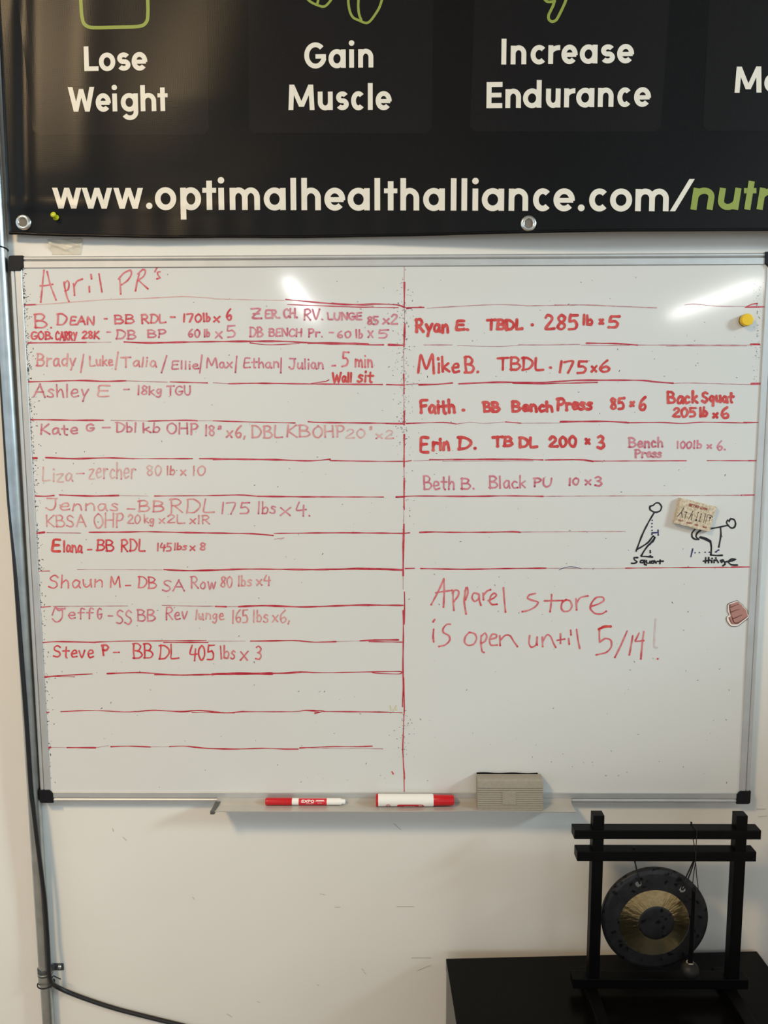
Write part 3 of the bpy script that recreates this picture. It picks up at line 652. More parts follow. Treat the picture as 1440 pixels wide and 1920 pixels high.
hand([('Steve',99,177,1234,1209),('-',212,225,1229,1216),('BB',249,288,1236,1206),('DL',297,336,1237,1208),('405',353,403,1239,1209)], 'ink_red', 2.8)
hand([('P',190,206,1230,1207)], 'ink_red', 4.0)
hand([('lbs',412,442,1236,1209),('x',449,466,1240,1208),('3',478,491,1238,1210)], 'ink_mid', 2.7)

# rows, right column -------------------------------------------------------
hand([('Ryan',777,843,625,597),('E.',853,881,621,599),('TBDL',911,982,620,597),('.',995,1001,612,602)], 'ink_bold', 5.4)
hand([('285',1020,1085,620,588),('lb',1091,1114,611,588),('x',1122,1133,609,592),('5',1138,1162,616,590)], 'ink_bold', 5.0)
hand([('M',782,816,703,664),('ike',818,862,700,668),('B.',870,899,701,667)], 'ink_bold', 4.6)
hand([('TBDL',931,1021,696,669),('.',1028,1036,692,680),('175',1045,1102,701,675),('x',1107,1121,699,677),('6',1122,1146,700,674)], 'ink_bold', 4.4)
hand([('Faith',785,855,777,748),('BB',905,939,775,752),('Bench',958,1039,774,750),('Press',1042,1112,771,745)], 'ink_bold', 5.6)
hand([('.',864,875,772,764)], 'ink_bold', 6.0)
hand([('85',1143,1173,769,744),('x',1180,1191,764,746),('6',1195,1213,772,743)], 'ink_bold', 5.0)
hand([('Back',1250,1310,758,732),('Squat',1314,1377,756,733)], 'ink_bold', 4.8)
hand([('205',1260,1307,784,763),('lb',1310,1328,783,762),('x',1335,1348,785,767),('6',1350,1369,786,761)], 'ink_bold', 4.6)
hand([('E',786,806,851,818),('rin',808,845,846,818),('D.',857,896,844,817),('TB',922,963,839,817),('DL',971,1010,841,818)], 'ink_bold', 5.4)
hand([('200',1028,1084,840,816),('x',1096,1109,835,815),('3',1118,1135,843,814)], 'ink_bold', 5.4)
hand([('Bench',1178,1244,840,819),('Press',1189,1242,859,841)], 'ink_mauve', 3.4)
hand([('100',1268,1298,842,826),('lb',1299,1317,842,825),('x',1325,1336,842,828),('6.',1343,1362,846,825)], 'ink_mauve', 3.2)
hand([('Beth',793,853,919,891),('B.',864,891,919,896),('Black',916,987,917,891)], 'ink_mauve', 3.2)
hand([('PU',999,1035,914,895),('10',1065,1087,911,895),('x',1096,1110,910,892),('3',1114,1130,913,893)], 'ink_mauve', 3.4)

# stick figures ------------------------------------------------------------
strokes([[(480,272),(445,250),(445,222),(470,215),(492,195),(520,195),(542,225),(530,260),(500,272),(480,272)], [(480,275),(430,360),(380,460),(328,598)],
 [(328,590),(380,560),(430,525),(465,480),(474,474)], [(485,485),(470,520),(440,540),(400,590),(370,640)], [(370,643),(420,646),(465,650)], [(446,595),(447,612)], [(440,545),(485,485)],
 [(340,655),(310,657),(315,675),(335,690),(315,703),(290,703)], [(395,680),(370,678),(362,695),(385,698),(400,680),(398,712),(412,716)], [(415,680),(415,700),(440,700),(445,680),(447,700)],
 [(480,685),(460,685),(455,700),(475,702),(485,684),(495,700)], [(505,687),(555,685)], [(530,676),(528,705)]], 4.5, 1120, 900, 'ink_black', 3.0, 'stick_drawing', dots=((447,640),))
strokes([[(955,410),(1000,403),(1040,395),(1105,382)], [(1105,385),(1090,360),(1100,338),(1112,348),(1125,328),(1155,335),(1167,370),(1155,400),(1130,405),(1105,385)], [(1040,398),(1042,470),(1025,565)],
 [(825,415),(800,445),(800,480),(825,500),(855,500)], [(870,425),(840,450),(833,478),(850,497)], [(870,480),(915,490),(955,515)], [(862,485),(900,497),(950,522)], [(955,515),(962,570),(958,632)], [(955,632),(1010,637),(1053,635)],
 [(915,655),(912,697)], [(895,685),(950,677)], [(940,655),(938,697)], [(965,680),(965,695)], [(985,675),(985,695)], [(985,682),(1005,674),(1020,695)],
 [(1060,675),(1040,680),(1050,695),(1065,680),(1078,710),(1060,722)], [(1085,690),(1140,682),(1165,670),(1130,668),(1105,690),(1130,715),(1180,718)]], 4.5, 1120, 900, 'ink_black', 3.0, 'stick_drawing', dots=((968,662),(1000,658)))
strokes([[(460,447),(512,443)], [(512,422),(514,465)], [(805,582),(798,612),(790,645)], [(998,608),(1006,604)], [(1015,594),(1025,591)]], 4.5, 1120, 900, 'ink_blue', 2.4, 'stick_drawing',
        dots=((463,340),(461,367),(460,395),(462,425),(461,460),(450,537),(825,613),(862,612),(910,610),(945,610)))
strokes([[(830,25),(860,12),(890,8),(920,10),(950,18)]], 2.88, 760, 1060, 'ink_blue', 1.0, 'stick_drawing')
strokes([[(1050,300),(1055,330)], [(1070,325),(1072,335)], [(1090,300),(1082,318),(1095,330)]], 3.6, 440, 1240, 'ink_yellow', 1.6, 'stick_drawing')
strokes([[(1062,745),(1070,760)]], 3.6, 440, 1240, 'ink_red', 2.2, 'stick_drawing')

# specks of dried ink ------------------------------------------------------
bm = bmesh.new()
rnd = random.Random(3); pos = on_board(1)
def fleck(x, y, s):
    a = rnd.random()*math.pi; l = s*rnd.uniform(0.6, 2.0)
    ribbon(bm, [(x-l*math.cos(a), y-l*math.sin(a)), (x+l*math.cos(a), y+l*math.sin(a))], s, pos, cap='none')
for i in range(620):                       # crumbly edge along the left rail
    y = rnd.uniform(500, 1470); t = (y-500)/985
    d = rnd.expovariate(1/3.4)
    if (int(y/24)*7) % 5 == 0 and rnd.random() < .6: continue
    fleck(41+t*50+d, y, rnd.uniform(.5, 1.25))
for i in range(330):                       # around the centre line
    y = rnd.choice([rnd.uniform(505, 1010), rnd.gauss(575, 22), rnd.gauss(648, 22), rnd.gauss(722, 22), rnd.gauss(795, 24), rnd.uniform(1330, 1420)])
    fleck(757+rnd.gauss(0, 1)*rnd.choice([3, 9, 15]), y, rnd.uniform(.4, .95))
for i in range(330): fleck(rnd.uniform(70, 1390), rnd.uniform(510, 1480), rnd.uniform(.4, 1.0))
for i in range(90): fleck(1428-(rnd.uniform(0, 1)*0)+rnd.gauss(-8, 4)-(0), rnd.uniform(520, 720), rnd.uniform(.3, .8))
tag(obj('ink_specks', bm, M['speck'], panel), kind='stuff')

# ------------------------------------------------------------------ things on the board
def on_plane(Y): return lambda x, y: at(x, y, Y)
# yellow magnet
c = at(1396.2, 601, SURF)
mg = empty('round_magnet', c, 'round yellow magnet near the top right edge of the whiteboard', 'magnet')
bm = bmesh.new(); lathe(bm, [(0.0, 0.0), (0.0093, 0.0), (0.0095, -0.0018), (0.0088, -0.0028)], c, 'y', 40)
obj('ferrite_base', bm, M['magnet_dark'], mg, True)
bm = bmesh.new(); lathe(bm, [(0.0091, -0.0026), (0.0096, -0.0035), (0.0096, -0.0095), (0.0088, -0.0112), (0.0, -0.0114)], c, 'y', 40)
obj('cap', bm, M['yellow'], mg, False, 0.0004)
# stone look magnet
T = SURF-0.0085
corners = [at(1277, 934, T), at(1344.5, 950.5, T), at(1331, 998.5, T), at(1264.5, 981.5, T)]
cc = sum(corners, Vector())/4
sm = empty('tile_magnet', (cc.x, SURF, cc.z), 'beige stone textured magnet with small red and black gym print, tilted on the whiteboard', 'magnet')
bm = bmesh.new(); rr = random.Random(5)
ring = []
for i in range(4):
    a, b = corners[i], corners[(i+1)%4]
    for k in range(8):
        p = a.lerp(b, k/8); d = (p-cc)
        p = p + d.normalized()*rr.uniform(-0.0006, 0.0005)
        ring.append(p)
def rr_(p, s, y): return Vector((cc.x+(p.x-cc.x)*s, y, cc.z+(p.z-cc.z)*s))
l0 = [bm.verts.new(rr_(p, .965, T)) for p in ring]; l1 = [bm.verts.new(rr_(p, 1.0, T+0.0012)) for p in ring]; l2 = [bm.verts.new(rr_(p, 1.0, SURF-0.0003)) for p in ring]
n = len(ring)
for A, B in ((l0, l1), (l1, l2)):
    for i in range(n): bm.faces.new((A[i], A[(i+1)%n], B[(i+1)%n], B[i]))
bm.faces.new(l0); bm.faces.new(l2[::-1])
slab = obj('tile', bm, M['stone'], sm)
K, OX, OY = 12.0, 1240, 920
def rot_text(bm, text, xa, ya, xb, yb, h, w, pos):
    """stroke text on a tilted baseline, coordinates already in picture units"""
    L = math.hypot(xb-xa, yb-ya); a = math.atan2(yb-ya, xb-xa)
    def p2(x, y): return pos(xa+x*math.cos(a)-y*math.sin(a), ya+x*math.sin(a)+y*math.cos(a))
    write(bm, text, 0, L, 0, -h, w, p2, wob=0.02, step=1.0)
pf = on_plane(T-0.0003)
bm = bmesh.new()
def zz(x, y): return (OX+x/K, OY+y/K)
rot_text(bm, 'RETRO', *zz(618, 352), *zz(845, 402), 5.6, 1.0, pf)
rot_text(bm, 'GYM', *zz(868, 418), *zz(1030, 452), 5.4, 1.0, pf)
obj('red_title', bm, M['magnet_red'], slab)
bm = bmesh.new()
for t, xa, ya, xb, yb in (('CHEST',372,682,492,700),('BICEPS',565,732,690,756),('LEGS',745,778,828,798),('BACK',928,830,1026,852)):
    rot_text(bm, t, *zz(xa, ya), *zz(xb, yb), 3.2, 0.55, pf)
obj('red_caption', bm, M['magnet_red'], slab)
bm = bmesh.new()
for s, w in (([(505,385),(450,480),(365,580)],1.1), ([(455,488),(475,605)],1.1), ([(540,478),(580,490)],1.5), ([(565,490),(545,560),(530,630)],1.0), ([(715,450),(660,560),(615,640)],1.1), ([(700,530),(690,590),(675,665)],1.1),
             ([(830,490),(810,570),(785,650)],.7), ([(905,520),(880,600),(855,690)],1.0), ([(985,520),(1000,530),(945,730)],.7), ([(1040,540),(1020,640),(985,745)],.7), ([(1040,545),(1080,545),(1140,575),(1150,600)],1.0), ([(1100,610),(1080,690)],.6), ([(840,685),(880,695)],1.0), ([(890,520),(915,525)],1.0)):
    ribbon(bm, crspline([zz(*p) for p in s], 1.0), w, pf)
for d, r in (((783,662), 1.9), ((1100,612), 1.7), ((832,490), .9), ((905,525), .8)): disc(bm, zz(*d), r, pf, 12)
obj('icon_print', bm, M['magnet_black'], slab)
# fist sticker
K2, OX2, OY2 = 18.0, 1340, 1110
def q2(l): return [(OX2+x/K2, OY2+y/K2) for x, y in l]
outer = q2([(780,300),(840,360),(900,405),(950,440),(975,500),(1030,545),(1080,590),(1105,640),(1110,740),(1155,790),(1150,850),(1100,905),(1000,980),(900,1060),(800,1140),(700,1160),(560,1150),(500,1100),(430,1000),(405,930),(405,860),(440,815),(500,780),(480,730),(440,660),(430,590),(440,500),(440,440),(480,395),(560,360),(650,330),(720,308)])
inner = q2([(800,335),(850,400),(920,440),(955,510),(1010,560),(1065,610),(1085,680),(1095,750),(1130,800),(1080,870),(960,960),(800,1085),(700,1090),(570,1080),(520,1010),(475,900),(490,850),(540,825),(560,790),(530,740),(505,660),(495,560),(500,470),(520,420),(620,380),(720,345)])
fs = empty('fist_magnet', at(OX2+770/K2, OY2+740/K2, SURF), 'cut out clenched fist picture with white border by the right whiteboard rail', 'magnet')
def flat(poly, y0, y1, s=1.0):
    bm = bmesh.new(); cx = sum(p[0] for p in poly)/len(poly); cy = sum(p[1] for p in poly)/len(poly)
    P = [at(cx+(x-cx)*s, cy+(y-cy)*s, y0) for x, y in poly]
    f = [bm.verts.new(p) for p in P]; b = [bm.verts.new((p.x, y1, p.z)) for p in P]
    for i in range(len(f)): bm.faces.new((f[i], f[(i+1)%len(f)], b[(i+1)%len(f)], b[i]))
    bm.faces.new(f); bm.faces.new(b[::-1]); return bm
obj('backing', flat(outer, SURF-0.0010, SURF-0.0001, 1.03), M['fist_edge'], fs)
obj('border', flat(outer, SURF-0.0013, SURF-0.0010, 0.985), M['sticker_white'], fs)
fp = obj('fist_picture', flat(inner, SURF-0.0016, SURF-0.0013), M['fist'], fs)
bm = bmesh.new(); pf = on_plane(SURF-0.0018)
for s, w in (([(530,520),(600,490),(700,450),(795,415)],1.6), ([(530,690),(620,655),(720,615),(840,585)],1.7), ([(600,890),(660,885),(760,845),(850,800),(930,765)],1.9), ([(515,430),(510,520),(520,620),(545,720),(575,830),(620,890)],2.2),
             ([(610,890),(620,960),(660,1030),(740,1050),(820,1020),(960,930),(1110,830)],2.0), ([(480,860),(540,980),(590,1070),(700,1080),(800,1075)],1.2)):
    p = crspline(q2(s), 1.2); nn = len(p)
    ribbon(bm, p, [w*(1-0.65*i/nn) for i in range(nn)], pf)
obj('fist_lines', bm, M['fist_dark'], fp)

# ------------------------------------------------------------------ pen tray contents
# eraser leaning on the board
ex0, ex1 = at(895.5, 1500, -0.027).x, at(1018.5, 1500, -0.027).x
er = empty('board_eraser', ((ex0+ex1)/2, -0.016, 1.0022), 'ribbed taupe whiteboard eraser standing at the right end of the pen tray', 'eraser')
zb = 1.0024; zt = 1.0535
def lean(z): return (z-zb)/(zt-zb)*0.0065
bm = bmesh.new()
prof = [(-0.0085, zb)]
prof.append((-0.0292, zb)); prof.append((-0.0298, zb+0.0012))
z = zb+0.0022; gz = (0.0362)/10
for k in range(10):
    prof += [(-0.0298+lean(z), z), (-0.0284+lean(z), z+0.0007), (-0.0284+lean(z), z+0.0014), (-0.0298+lean(z), z+0.0021)]
    z += gz
for y, zz_ in ((-0.0294, zt-0.006), (-0.0288, zt-0.0025), (-0.0268, zt-0.0006), (-0.0240, zt)): prof.append((y+lean(zz_), zz_))
prof.append((-0.0085+lean(zt), zt))
prism_x(bm, prof, ex0, ex1)
obj('foam_body', bm, M['eraser'], er, bevel=0.0004, seg=1)
bm = bmesh.new(); xm = (ex0+ex1)/2-0.002
for (za, zb_) in ((zb+0.010, zb+0.0305),):
    box(bm, xm-0.0115, xm+0.0115, -0.0306, -0.026, za, zb_)
for vv in bm.verts: vv.co.y += lean(vv.co.z)
obj('blank_badge', bm, M['eraser'], er, bevel=0.0005)
bm = bmesh.new()
nf = 24; prev = None
for i in range(nf+1):
    x = ex0+0.001+(ex1-ex0-0.006)*i/nf; h = zt+0.0012+0.0006*math.sin(i*0.55)-0.0008*(i/nf)
    row = [bm.verts.new(p) for p in ((x, -0.0083, zb), (x, -0.0083+lean(zt), h), (x, -0.0035+lean(zt)*0.7, h), (x, -0.0035, zb))]
    if prev:
        for k in range(4): bm.faces.new((prev[k], prev[(k+1)%4], row[(k+1)%4], row[k]))
    else: bm.faces.new(row)
    prev = row
bm.faces.new(prev[::-1])
obj('felt_pad', bm, M['felt'], er)

def cyl_patch(bm, cx, r, cy, cz, tilt=0.0):
    """returns pos(x, v): v metres up from the front line of a cylinder lying along x"""
    def pos(x, v):
        a = v/r
        p = Vector((x, cy - r*math.cos(a), cz + r*math.sin(a)))
        return p
    return pos
def band(bm, x0, x1, v0, v1, pos, nx=2, nv=8):
    g = [[bm.verts.new(pos(x0+(x1-x0)*i/nx, v0+(v1-v0)*j/nv)) for j in range(nv+1)] for i in range(nx+1)]
    for i in range(nx):
        for j in range(nv): bm.faces.new((g[i][j], g[i+1][j], g[i+1][j+1], g[i][j+1]))
# slim marker
r1 = 0.0057; cy1, cz1 = -0.0105, 1.0021+r1
xa = at(498, 1503, cy1).x; sc = (at(648, 1503, cy1).x-xa)/150.0
X = lambda p: xa+(p-498)*sc
mk = empty('dry_erase_marker', ((X(498)+X(648))/2, cy1, 1.0021), 'slim red capped marker with red label lying on the left of the tray', 'marker', )
def lx(prof, name, m, parent, cy, cz, sm=True):
    bm = bmesh.new(); lathe(bm, [(r, x) for x, r in prof], (0, cy, cz), 'x', 32)
    return obj(name, bm, m, parent, sm and False, 0.0)
def shade_auto(o):
    for p in o.data.polygons: p.use_smooth = True
    e = o.modifiers.new('split', 'EDGE_SPLIT'); e.split_angle = math.radians(35)
shade_auto(lx([(X(498), r1*.9), (X(499.5), r1*1.06), (X(502), r1*1.08), (X(546), r1*1.08), (X(548), r1*1.0)], 'cap', M['red_plastic'], mk, cy1, cz1))
barrel = lx([(X(548), r1), (X(639), r1), (X(640), r1*.8), (X(641), r1*.72), (X(646.5), r1*.68), (X(647.5), r1*.5)], 'barrel', M['white_plastic'], mk, cy1, cz1); shade_auto(barrel)
pos = cyl_patch(None, 0, r1+0.00012, cy1, cz1)
bm = bmesh.new(); band(bm, X(560.5), X(613), -r1*1.5, r1*1.6, pos, 2, 16)
lab = obj('label', bm, M['label_red'], barrel, True)
pos = cyl_patch(None, 0, r1+0.00030, cy1, cz1)
def text_on(bm, text, xa_, xb_, v0, v1, w, pos):
    write(bm, text, xa_, xb_, -v0, -v1, w, lambda x, y: pos(x, -y), wob=0.0, step=0.0008)
bm = bmesh.new()
text_on(bm, 'EXPO', X(565.5), X(590), r1*.12, r1*1.0, 0.00115, pos)
for k, (a, b, v) in enumerate(((574,588,-.22),(593,608,.72),(592,609,.50),(596,604,-.02))):
    band(bm, X(a), X(b), v*r1, (v+(.10 if k != 1 else .2))*r1, pos, 2, 1)
obj('label_print', bm, M['label_white'], lab)
# thick marker
r2 = 0.0102; cy2, cz2 = -0.0138, 1.0021+r2
xa = at(705, 1500, cy2).x; sc2 = (at(851, 1500, cy2).x-xa)/146.0
X = lambda p: xa+(p-705)*sc2
mk2 = empty('dry_erase_marker', ((X(705)+X(851))/2, cy2, 1.0021), 'thick white barrelled marker with red cap lying in the middle of the tray', 'marker')
shade_auto(lx([(X(705), r2*.96), (X(705.5), r2*1.02), (X(709), r2*1.02), (X(709.2), r2)], 'end_plug', M['red_plastic'], mk2, cy2, cz2))
barrel2 = lx([(X(709), r2), (X(811), r2), (X(812.5), r2*.9)], 'barrel', M['white_plastic'], mk2, cy2, cz2); shade_auto(barrel2)
shade_auto(lx([(X(812), r2*.86), (X(813), r2*.9), (X(848), r2*.83), (X(850.5), r2*.78), (X(851), r2*.7)], 'cap', M['red_plastic'], mk2, cy2, cz2))
pos = cyl_patch(None, 0, r2+0.00012, cy2, cz2)
bm = bmesh.new()
v0, v1 = -r2*1.15, -r2*.30
hx = (v1-v0)/2
nn = 24; prev = None
for i in range(nn+1):
    x = X(744)+(X(795)-X(744))*i/nn
    d = min(x-X(744), X(795)-x); k = 1.0 if d > hx else math.sqrt(max(0.02, 1-((hx-d)/hx)**2))
    mid = (v0+v1)/2; row = [bm.verts.new(pos(x, mid+(j/6*2-1)*hx*k)) for j in range(7)]
    if prev:
        for j in range(6): bm.faces.new((prev[j], row[j], row[j+1], prev[j+1]))
    prev = row
ribbon(bm, [(X(728)+hx*.82*math.cos(a*math.pi/12), v1-hx*.75+hx*.82*math.sin(a*math.pi/12)) for a in range(24)], 0.0006, pos, closed=True)
ribbon(bm, [(X(728)+hx*.62*math.cos(a*math.pi/12), v1-hx*.75+hx*.62*math.sin(a*math.pi/12)) for a in range(24)], 0.0004, pos, closed=True)
text_on(bm, 'JV', X(725.4), X(730.8), v1-hx*1.05, v1-hx*.45, 0.0005, pos)
lab2 = obj('label', bm, M['label_red'], barrel2, True)
pos = cyl_patch(None, 0, r2+0.00028, cy2, cz2)
bm = bmesh.new()
text_on(bm, 'marker', X(758), X(779), v0+hx*.35, v0+hx*1.35, 0.0007, pos)
ribbon(bm, [(X(785), v1-hx*.35), (X(787), v1-hx*.8), (X(791), v1-hx*.3)], 0.0007, pos)
ribbon(bm, [(X(785), v1-hx*.9), (X(788), v1-hx*.7), (X(790), v1-hx*1.0)], 0.0009, pos)
obj('label_print', bm, M['label_white'], lab2)

# ------------------------------------------------------------------ banner
BY = 0.0055                                  # resting distance in front of y = 0
BX0 = at(18, 437, BY).x; BZB = at(720, 445, BY).z
BX1 = 1.62
def bump1(t, c, w): return math.exp(-((t-c)/w)**2)
def wave(x, z):
    u = x-BX0; v = z-BZB
    d = 0.0
    fade = math.exp(-u/0.55)
    d += 0.0045*bump1(u, 0.030+0.035*min(v, 0.4), 0.012)*min(1, v/0.05)*(1 if v > 0 else 0)       # fold by the left edge
    d += 0.0035*bump1(u, 0.115+0.06*v, 0.035)*min(1, max(0, v)/0.12)
    d += fade*0.0055*math.sin(u*17-v*5+0.6)*min(1, max(0, v)/0.10)
    d += 0.010*bump1(u-0.35*v, 0.25, 0.10)*min(1, max(0, v-0.06)/0.15)
    d += 0.0012*math.sin(u*9+v*7)
    if v < 0.055: d += 0.0011*fade*math.sin(u*62+1.2)*max(0, v)/0.055 + 0.0007*fade*math.sin(u*117)
    d += 0.0024*bump1(v, 0.050, 0.005)*fade*(0.6+0.4*math.sin(u*23))*(1 if u < 0.45 else 0)
    t = min(1, max(0, (u-0.45)/0.55)); d += 0.020*t*t*(3-2*t)
    return d
def edge_z(x):
    u = x-BX0
    return BZB + 0.0055*math.exp(-(u/0.10)**2) + 0.0022*(1-math.exp(-((u-0.46)/0.34)**2)) - 0.0008*math.sin(u*31)*math.exp(-u/0.4)
def bsurf(x, z): return BY - wave(x, z)
def on_banner(eps):
    def f(px, py):
        p = at(px, py, BY-0.003)
        for _ in range(3): p = at(px, py, bsurf(p.x, p.z)-eps)
        return Vector((p.x, bsurf(p.x, p.z)-eps, p.z))
    return f
banner = empty('hanging_banner', ((BX0+BX1)/2, BY, BZB), 'black vinyl banner with cream and green lettering pinned above the whiteboard', 'banner')
bm = bmesh.new()
def usteps():
    out = []; u = 0.0
    while u < BX1-BX0: out.append(u); u += 0.006 if u < 0.75 else 0.02
    out.append(BX1-BX0); return out
vs = [0.0, .004, .008] + [0.012+0.0085*i for i in range(48)]
vs += [vs[-1]+0.04*i for i in range(1, 10)]
U = usteps(); front = []; back = []
for u in U:
    x = BX0+u; ez = edge_z(x)
    fr = []; bk = []
    for v in vs:
        z = ez+v
        y = bsurf(x, z)
        y = min(y, BY+0.003)
        fr.append(bm.verts.new((x, y, z))); bk.append(bm.verts.new((x, y+0.0007, z)))
    front.append(fr); back.append(bk)
nu, nv = len(U), len(vs)
for i in range(nu-1):
    for j in range(nv-1):
        bm.faces.new((front[i][j], front[i+1][j], front[i+1][j+1], front[i][j+1]))
        bm.faces.new((back[i][j], back[i][j+1], back[i+1][j+1], back[i+1][j]))
    bm.faces.new((front[i][0], back[i][0], back[i+1][0], front[i+1][0])); bm.faces.new((front[i][-1], front[i+1][-1], back[i+1][-1], back[i][-1]))
for j in range(nv-1):
    bm.faces.new((front[0][j], front[0][j+1], back[0][j+1], back[0][j])); bm.faces.new((front[-1][j], back[-1][j], back[-1][j+1], front[-1][j+1]))
sheet = obj('vinyl_sheet', bm, M['vinyl'], banner, True)
# rolled hem
bm = bmesh.new()
pts = []
for i in range(0, nu, 1):
    x = BX0+U[i]; z = edge_z(x)+0.0022; pts.append((x, bsurf(x, z)+0.0004, z))
tube(bm, pts, 0.0024, 8)
obj('hem', bm, M['vinyl'], banner, True)
# printed panels (slightly lighter rounded rectangles)
for (xl, xlt, xr, xrt, yb) in ((62,34,392,388,253),(467,465,809,813,250),(881,890,1238,1256,247),(1317,1330,1700,1730,245)):
    bm = bmesh.new(); g = []; ny, nx = 30, 44
    ytop = -60
    for j in range(ny+1):
        t = j/ny; y = yb+(ytop-yb)*t; row = []
        a = xl+(xlt-xl)*t*1.25; b = xr+(xrt-xr)*t*1.25
        ins = 0.0
        if yb-y < 9: ins = 9-math.sqrt(max(0, 81-(9-(yb-y))**2))
        for i in range(nx+1):
            row.append(bm.verts.new(on_banner(0.00025)(a+ins+(b-a-2*ins)*i/nx, y)))
        g.append(row)
    for j in range(ny):
        for i in range(nx): bm.faces.new((g[j][i], g[j][i+1], g[j+1][i+1], g[j+1][i]))
    obj('printed_panel', bm, M['vinyl_panel'], sheet, True)

# geometric sans lettering: strokes of one weight
def arc(cx, cy, rx, ry, a0, a1, n=26):
    return [(cx+rx*math.cos(math.radians(a0+(a1-a0)*i/n)), cy+ry*math.sin(math.radians(a0+(a1-a0)*i/n))) for i in range(n+1)]
def glyph(c, w, xh, s):
    """strokes (points, width, closed) in px; x 0..w outer width, y up from the baseline; xh = x-height"""
    h = s/2; R = (w-s)/2; ry = (xh-s)/2+0.02*xh; cx, cy = w/2, xh/2
    asc = 1.46*xh; cap = 1.38*xh
    if c == 'o': return [(arc(cx, cy, R, ry, 0, 360, 40)[:-1], s, True)]
    if c == 'a': return [(arc(cx-.02*w, cy, R, ry, 0, 360, 40)[:-1], s, True), ([(w-h, 0), (w-h, xh)], s, False)]
    if c == 'd': return [(arc(cx-.02*w, cy, R, ry, 0, 360, 40)[:-1], s, True), ([(w-h, 0), (w-h, asc)], s, False)]
    if c == 'p': return [(arc(cx+.02*w, cy, R, ry, 0, 360, 40)[:-1], s, True), ([(h, -.44*xh), (h, xh)], s, False)]
    if c == 'g': return [(arc(cx-.02*w, cy, R, ry, 0, 360, 40)[:-1], s, True), ([(w-h, xh), (w-h, -.04*xh)] + arc(w/2, -.04*xh, w/2-h, .32*xh, 0, -150, 18)[1:], s, False)]
    if c == 'c': return [(arc(cx+.04*w, cy, R, ry, 45, 315, 30), s, False)]
    if c == 'e': return [(arc(cx, cy, R, ry, -6, 318, 36), s, False), ([(h*.6, cy-.02*xh), (w-h*.55, cy-.02*xh)], s*.86, False)]
    if c == 's':
        r = (xh-s)/4+.01*xh
        return [(arc(cx, xh-h-r+.01*xh, R*.95, r, 30, 250, 18) + arc(cx, h+r-.01*xh, R, r, 70, -150, 18), s, False)]
    if c in 'nhr' or c == 'm':
        top = asc if c == 'h' else xh
        out = [([(h, 0), (h, top)], s, False)]
        if c == 'r':
            out.append((arc(w*.92, xh-h-.30*xh, w*.92-h, .30*xh, 178, 84, 12), s, False)); return out
        k = 2 if c == 'm' else 1
        W_ = (w-s)/k
        for i in range(k):
            x0 = h+i*W_
            out.append((arc(x0+W_/2, xh*.56, W_/2, xh*.44-h+.02*xh, 180, 0, 20)+[(x0+W_, 0)], s, False))
        return out
    if c == 'u': return [(([(h, xh)]+arc(cx, xh*.44, R, xh*.44-h+.02*xh, 180, 360, 20)), s, False), ([(w-h, 0), (w-h, xh)], s, False)]
    if c == 'l': return [([(cx, 0), (cx, asc)], s, False)]
    if c == 'i': return [([(cx, 0), (cx, xh)], s, False), (arc(cx, 1.34*xh, s*.29, s*.29, 0, 360, 16)[:-1], s*.58, True)]
    if c == 't': return [([(cx, 0), (cx, 1.32*xh)], s, False), ([(0, xh-h*.9), (w, xh-h*.9)], s*.86, False)]
    if c == 'w': 
        a = h*1.05
        return [([(a, xh), (w*.285, 0)], s*1.0, 'H'), ([(w*.285, 0), (w*.5, xh)], s*.94, 'H'), ([(w*.5, xh), (w*.715, 0)], s*.94, 'H'), ([(w*.715, 0), (w-a, xh)], s*1.0, 'H')]
    if c == '.': return [(arc(cx, s*.55, s*.3, s*.3, 0, 360, 16)[:-1], s*.6, True)]
    if c == '/': return [([(h*.8, 0), (w-h*.8, asc)], s*.95, 'H')]
    if c == 'L': return [([(h, cap), (h, 0)], s, False), ([(h, h), (w, h)], s, False)]
    if c == 'I': return [([(cx, 0), (cx, cap)], s, False)]
    if c == 'E': return [([(h, 0), (h, cap)], s, False), ([(h, h), (w, h)], s, False), ([(h, cap/2), (w*.94, cap/2)], s*.94, False), ([(h, cap-h), (w, cap-h)], s, False)]
    if c == 'W': 
        a = h*1.05
        return [([(a, cap), (w*.29, 0)], s*1.02, 'H'), ([(w*.29, 0), (w*.5, cap*.92)], s*.92, 'H'), ([(w*.5, cap*.92), (w*.71, 0)], s*.92, 'H'), ([(w*.71, 0), (w-a, cap)], s*1.02, 'H')]
    if c == 'M': 
        a = h*1.05
        return [([(a, 0), (a*1.45, cap)], s*1.0, 'H'), ([(a*1.45, cap), (w*.5, cap*.13)], s*1.02, 'H'), ([(w*.5, cap*.13), (w-a*1.45, cap)], s*1.02, 'H'), ([(w-a*1.45, cap), (w-a, 0)], s*1.0, 'H')]
    if c == 'G': return [(arc(cx, cap/2, R, cap/2-h+.02*xh, 44, 345, 34), s, False), ([(cx, cap*.46), (w-h*.3, cap*.46)], s*.9, False)]
    return []
def resample(pts, step, closed=False):
    out = []; n = len(pts)
    for i in range(n if closed else n-1):
        a, b = pts[i], pts[(i+1)%n]; k = max(1, int(math.hypot(b[0]-a[0], b[1]-a[1])/step))
        for q in range(k): out.append((a[0]+(b[0]-a[0])*q/k, a[1]+(b[1]-a[1])*q/k))
    if not closed: out.append(pts[-1])
    return out
BANK = [0]
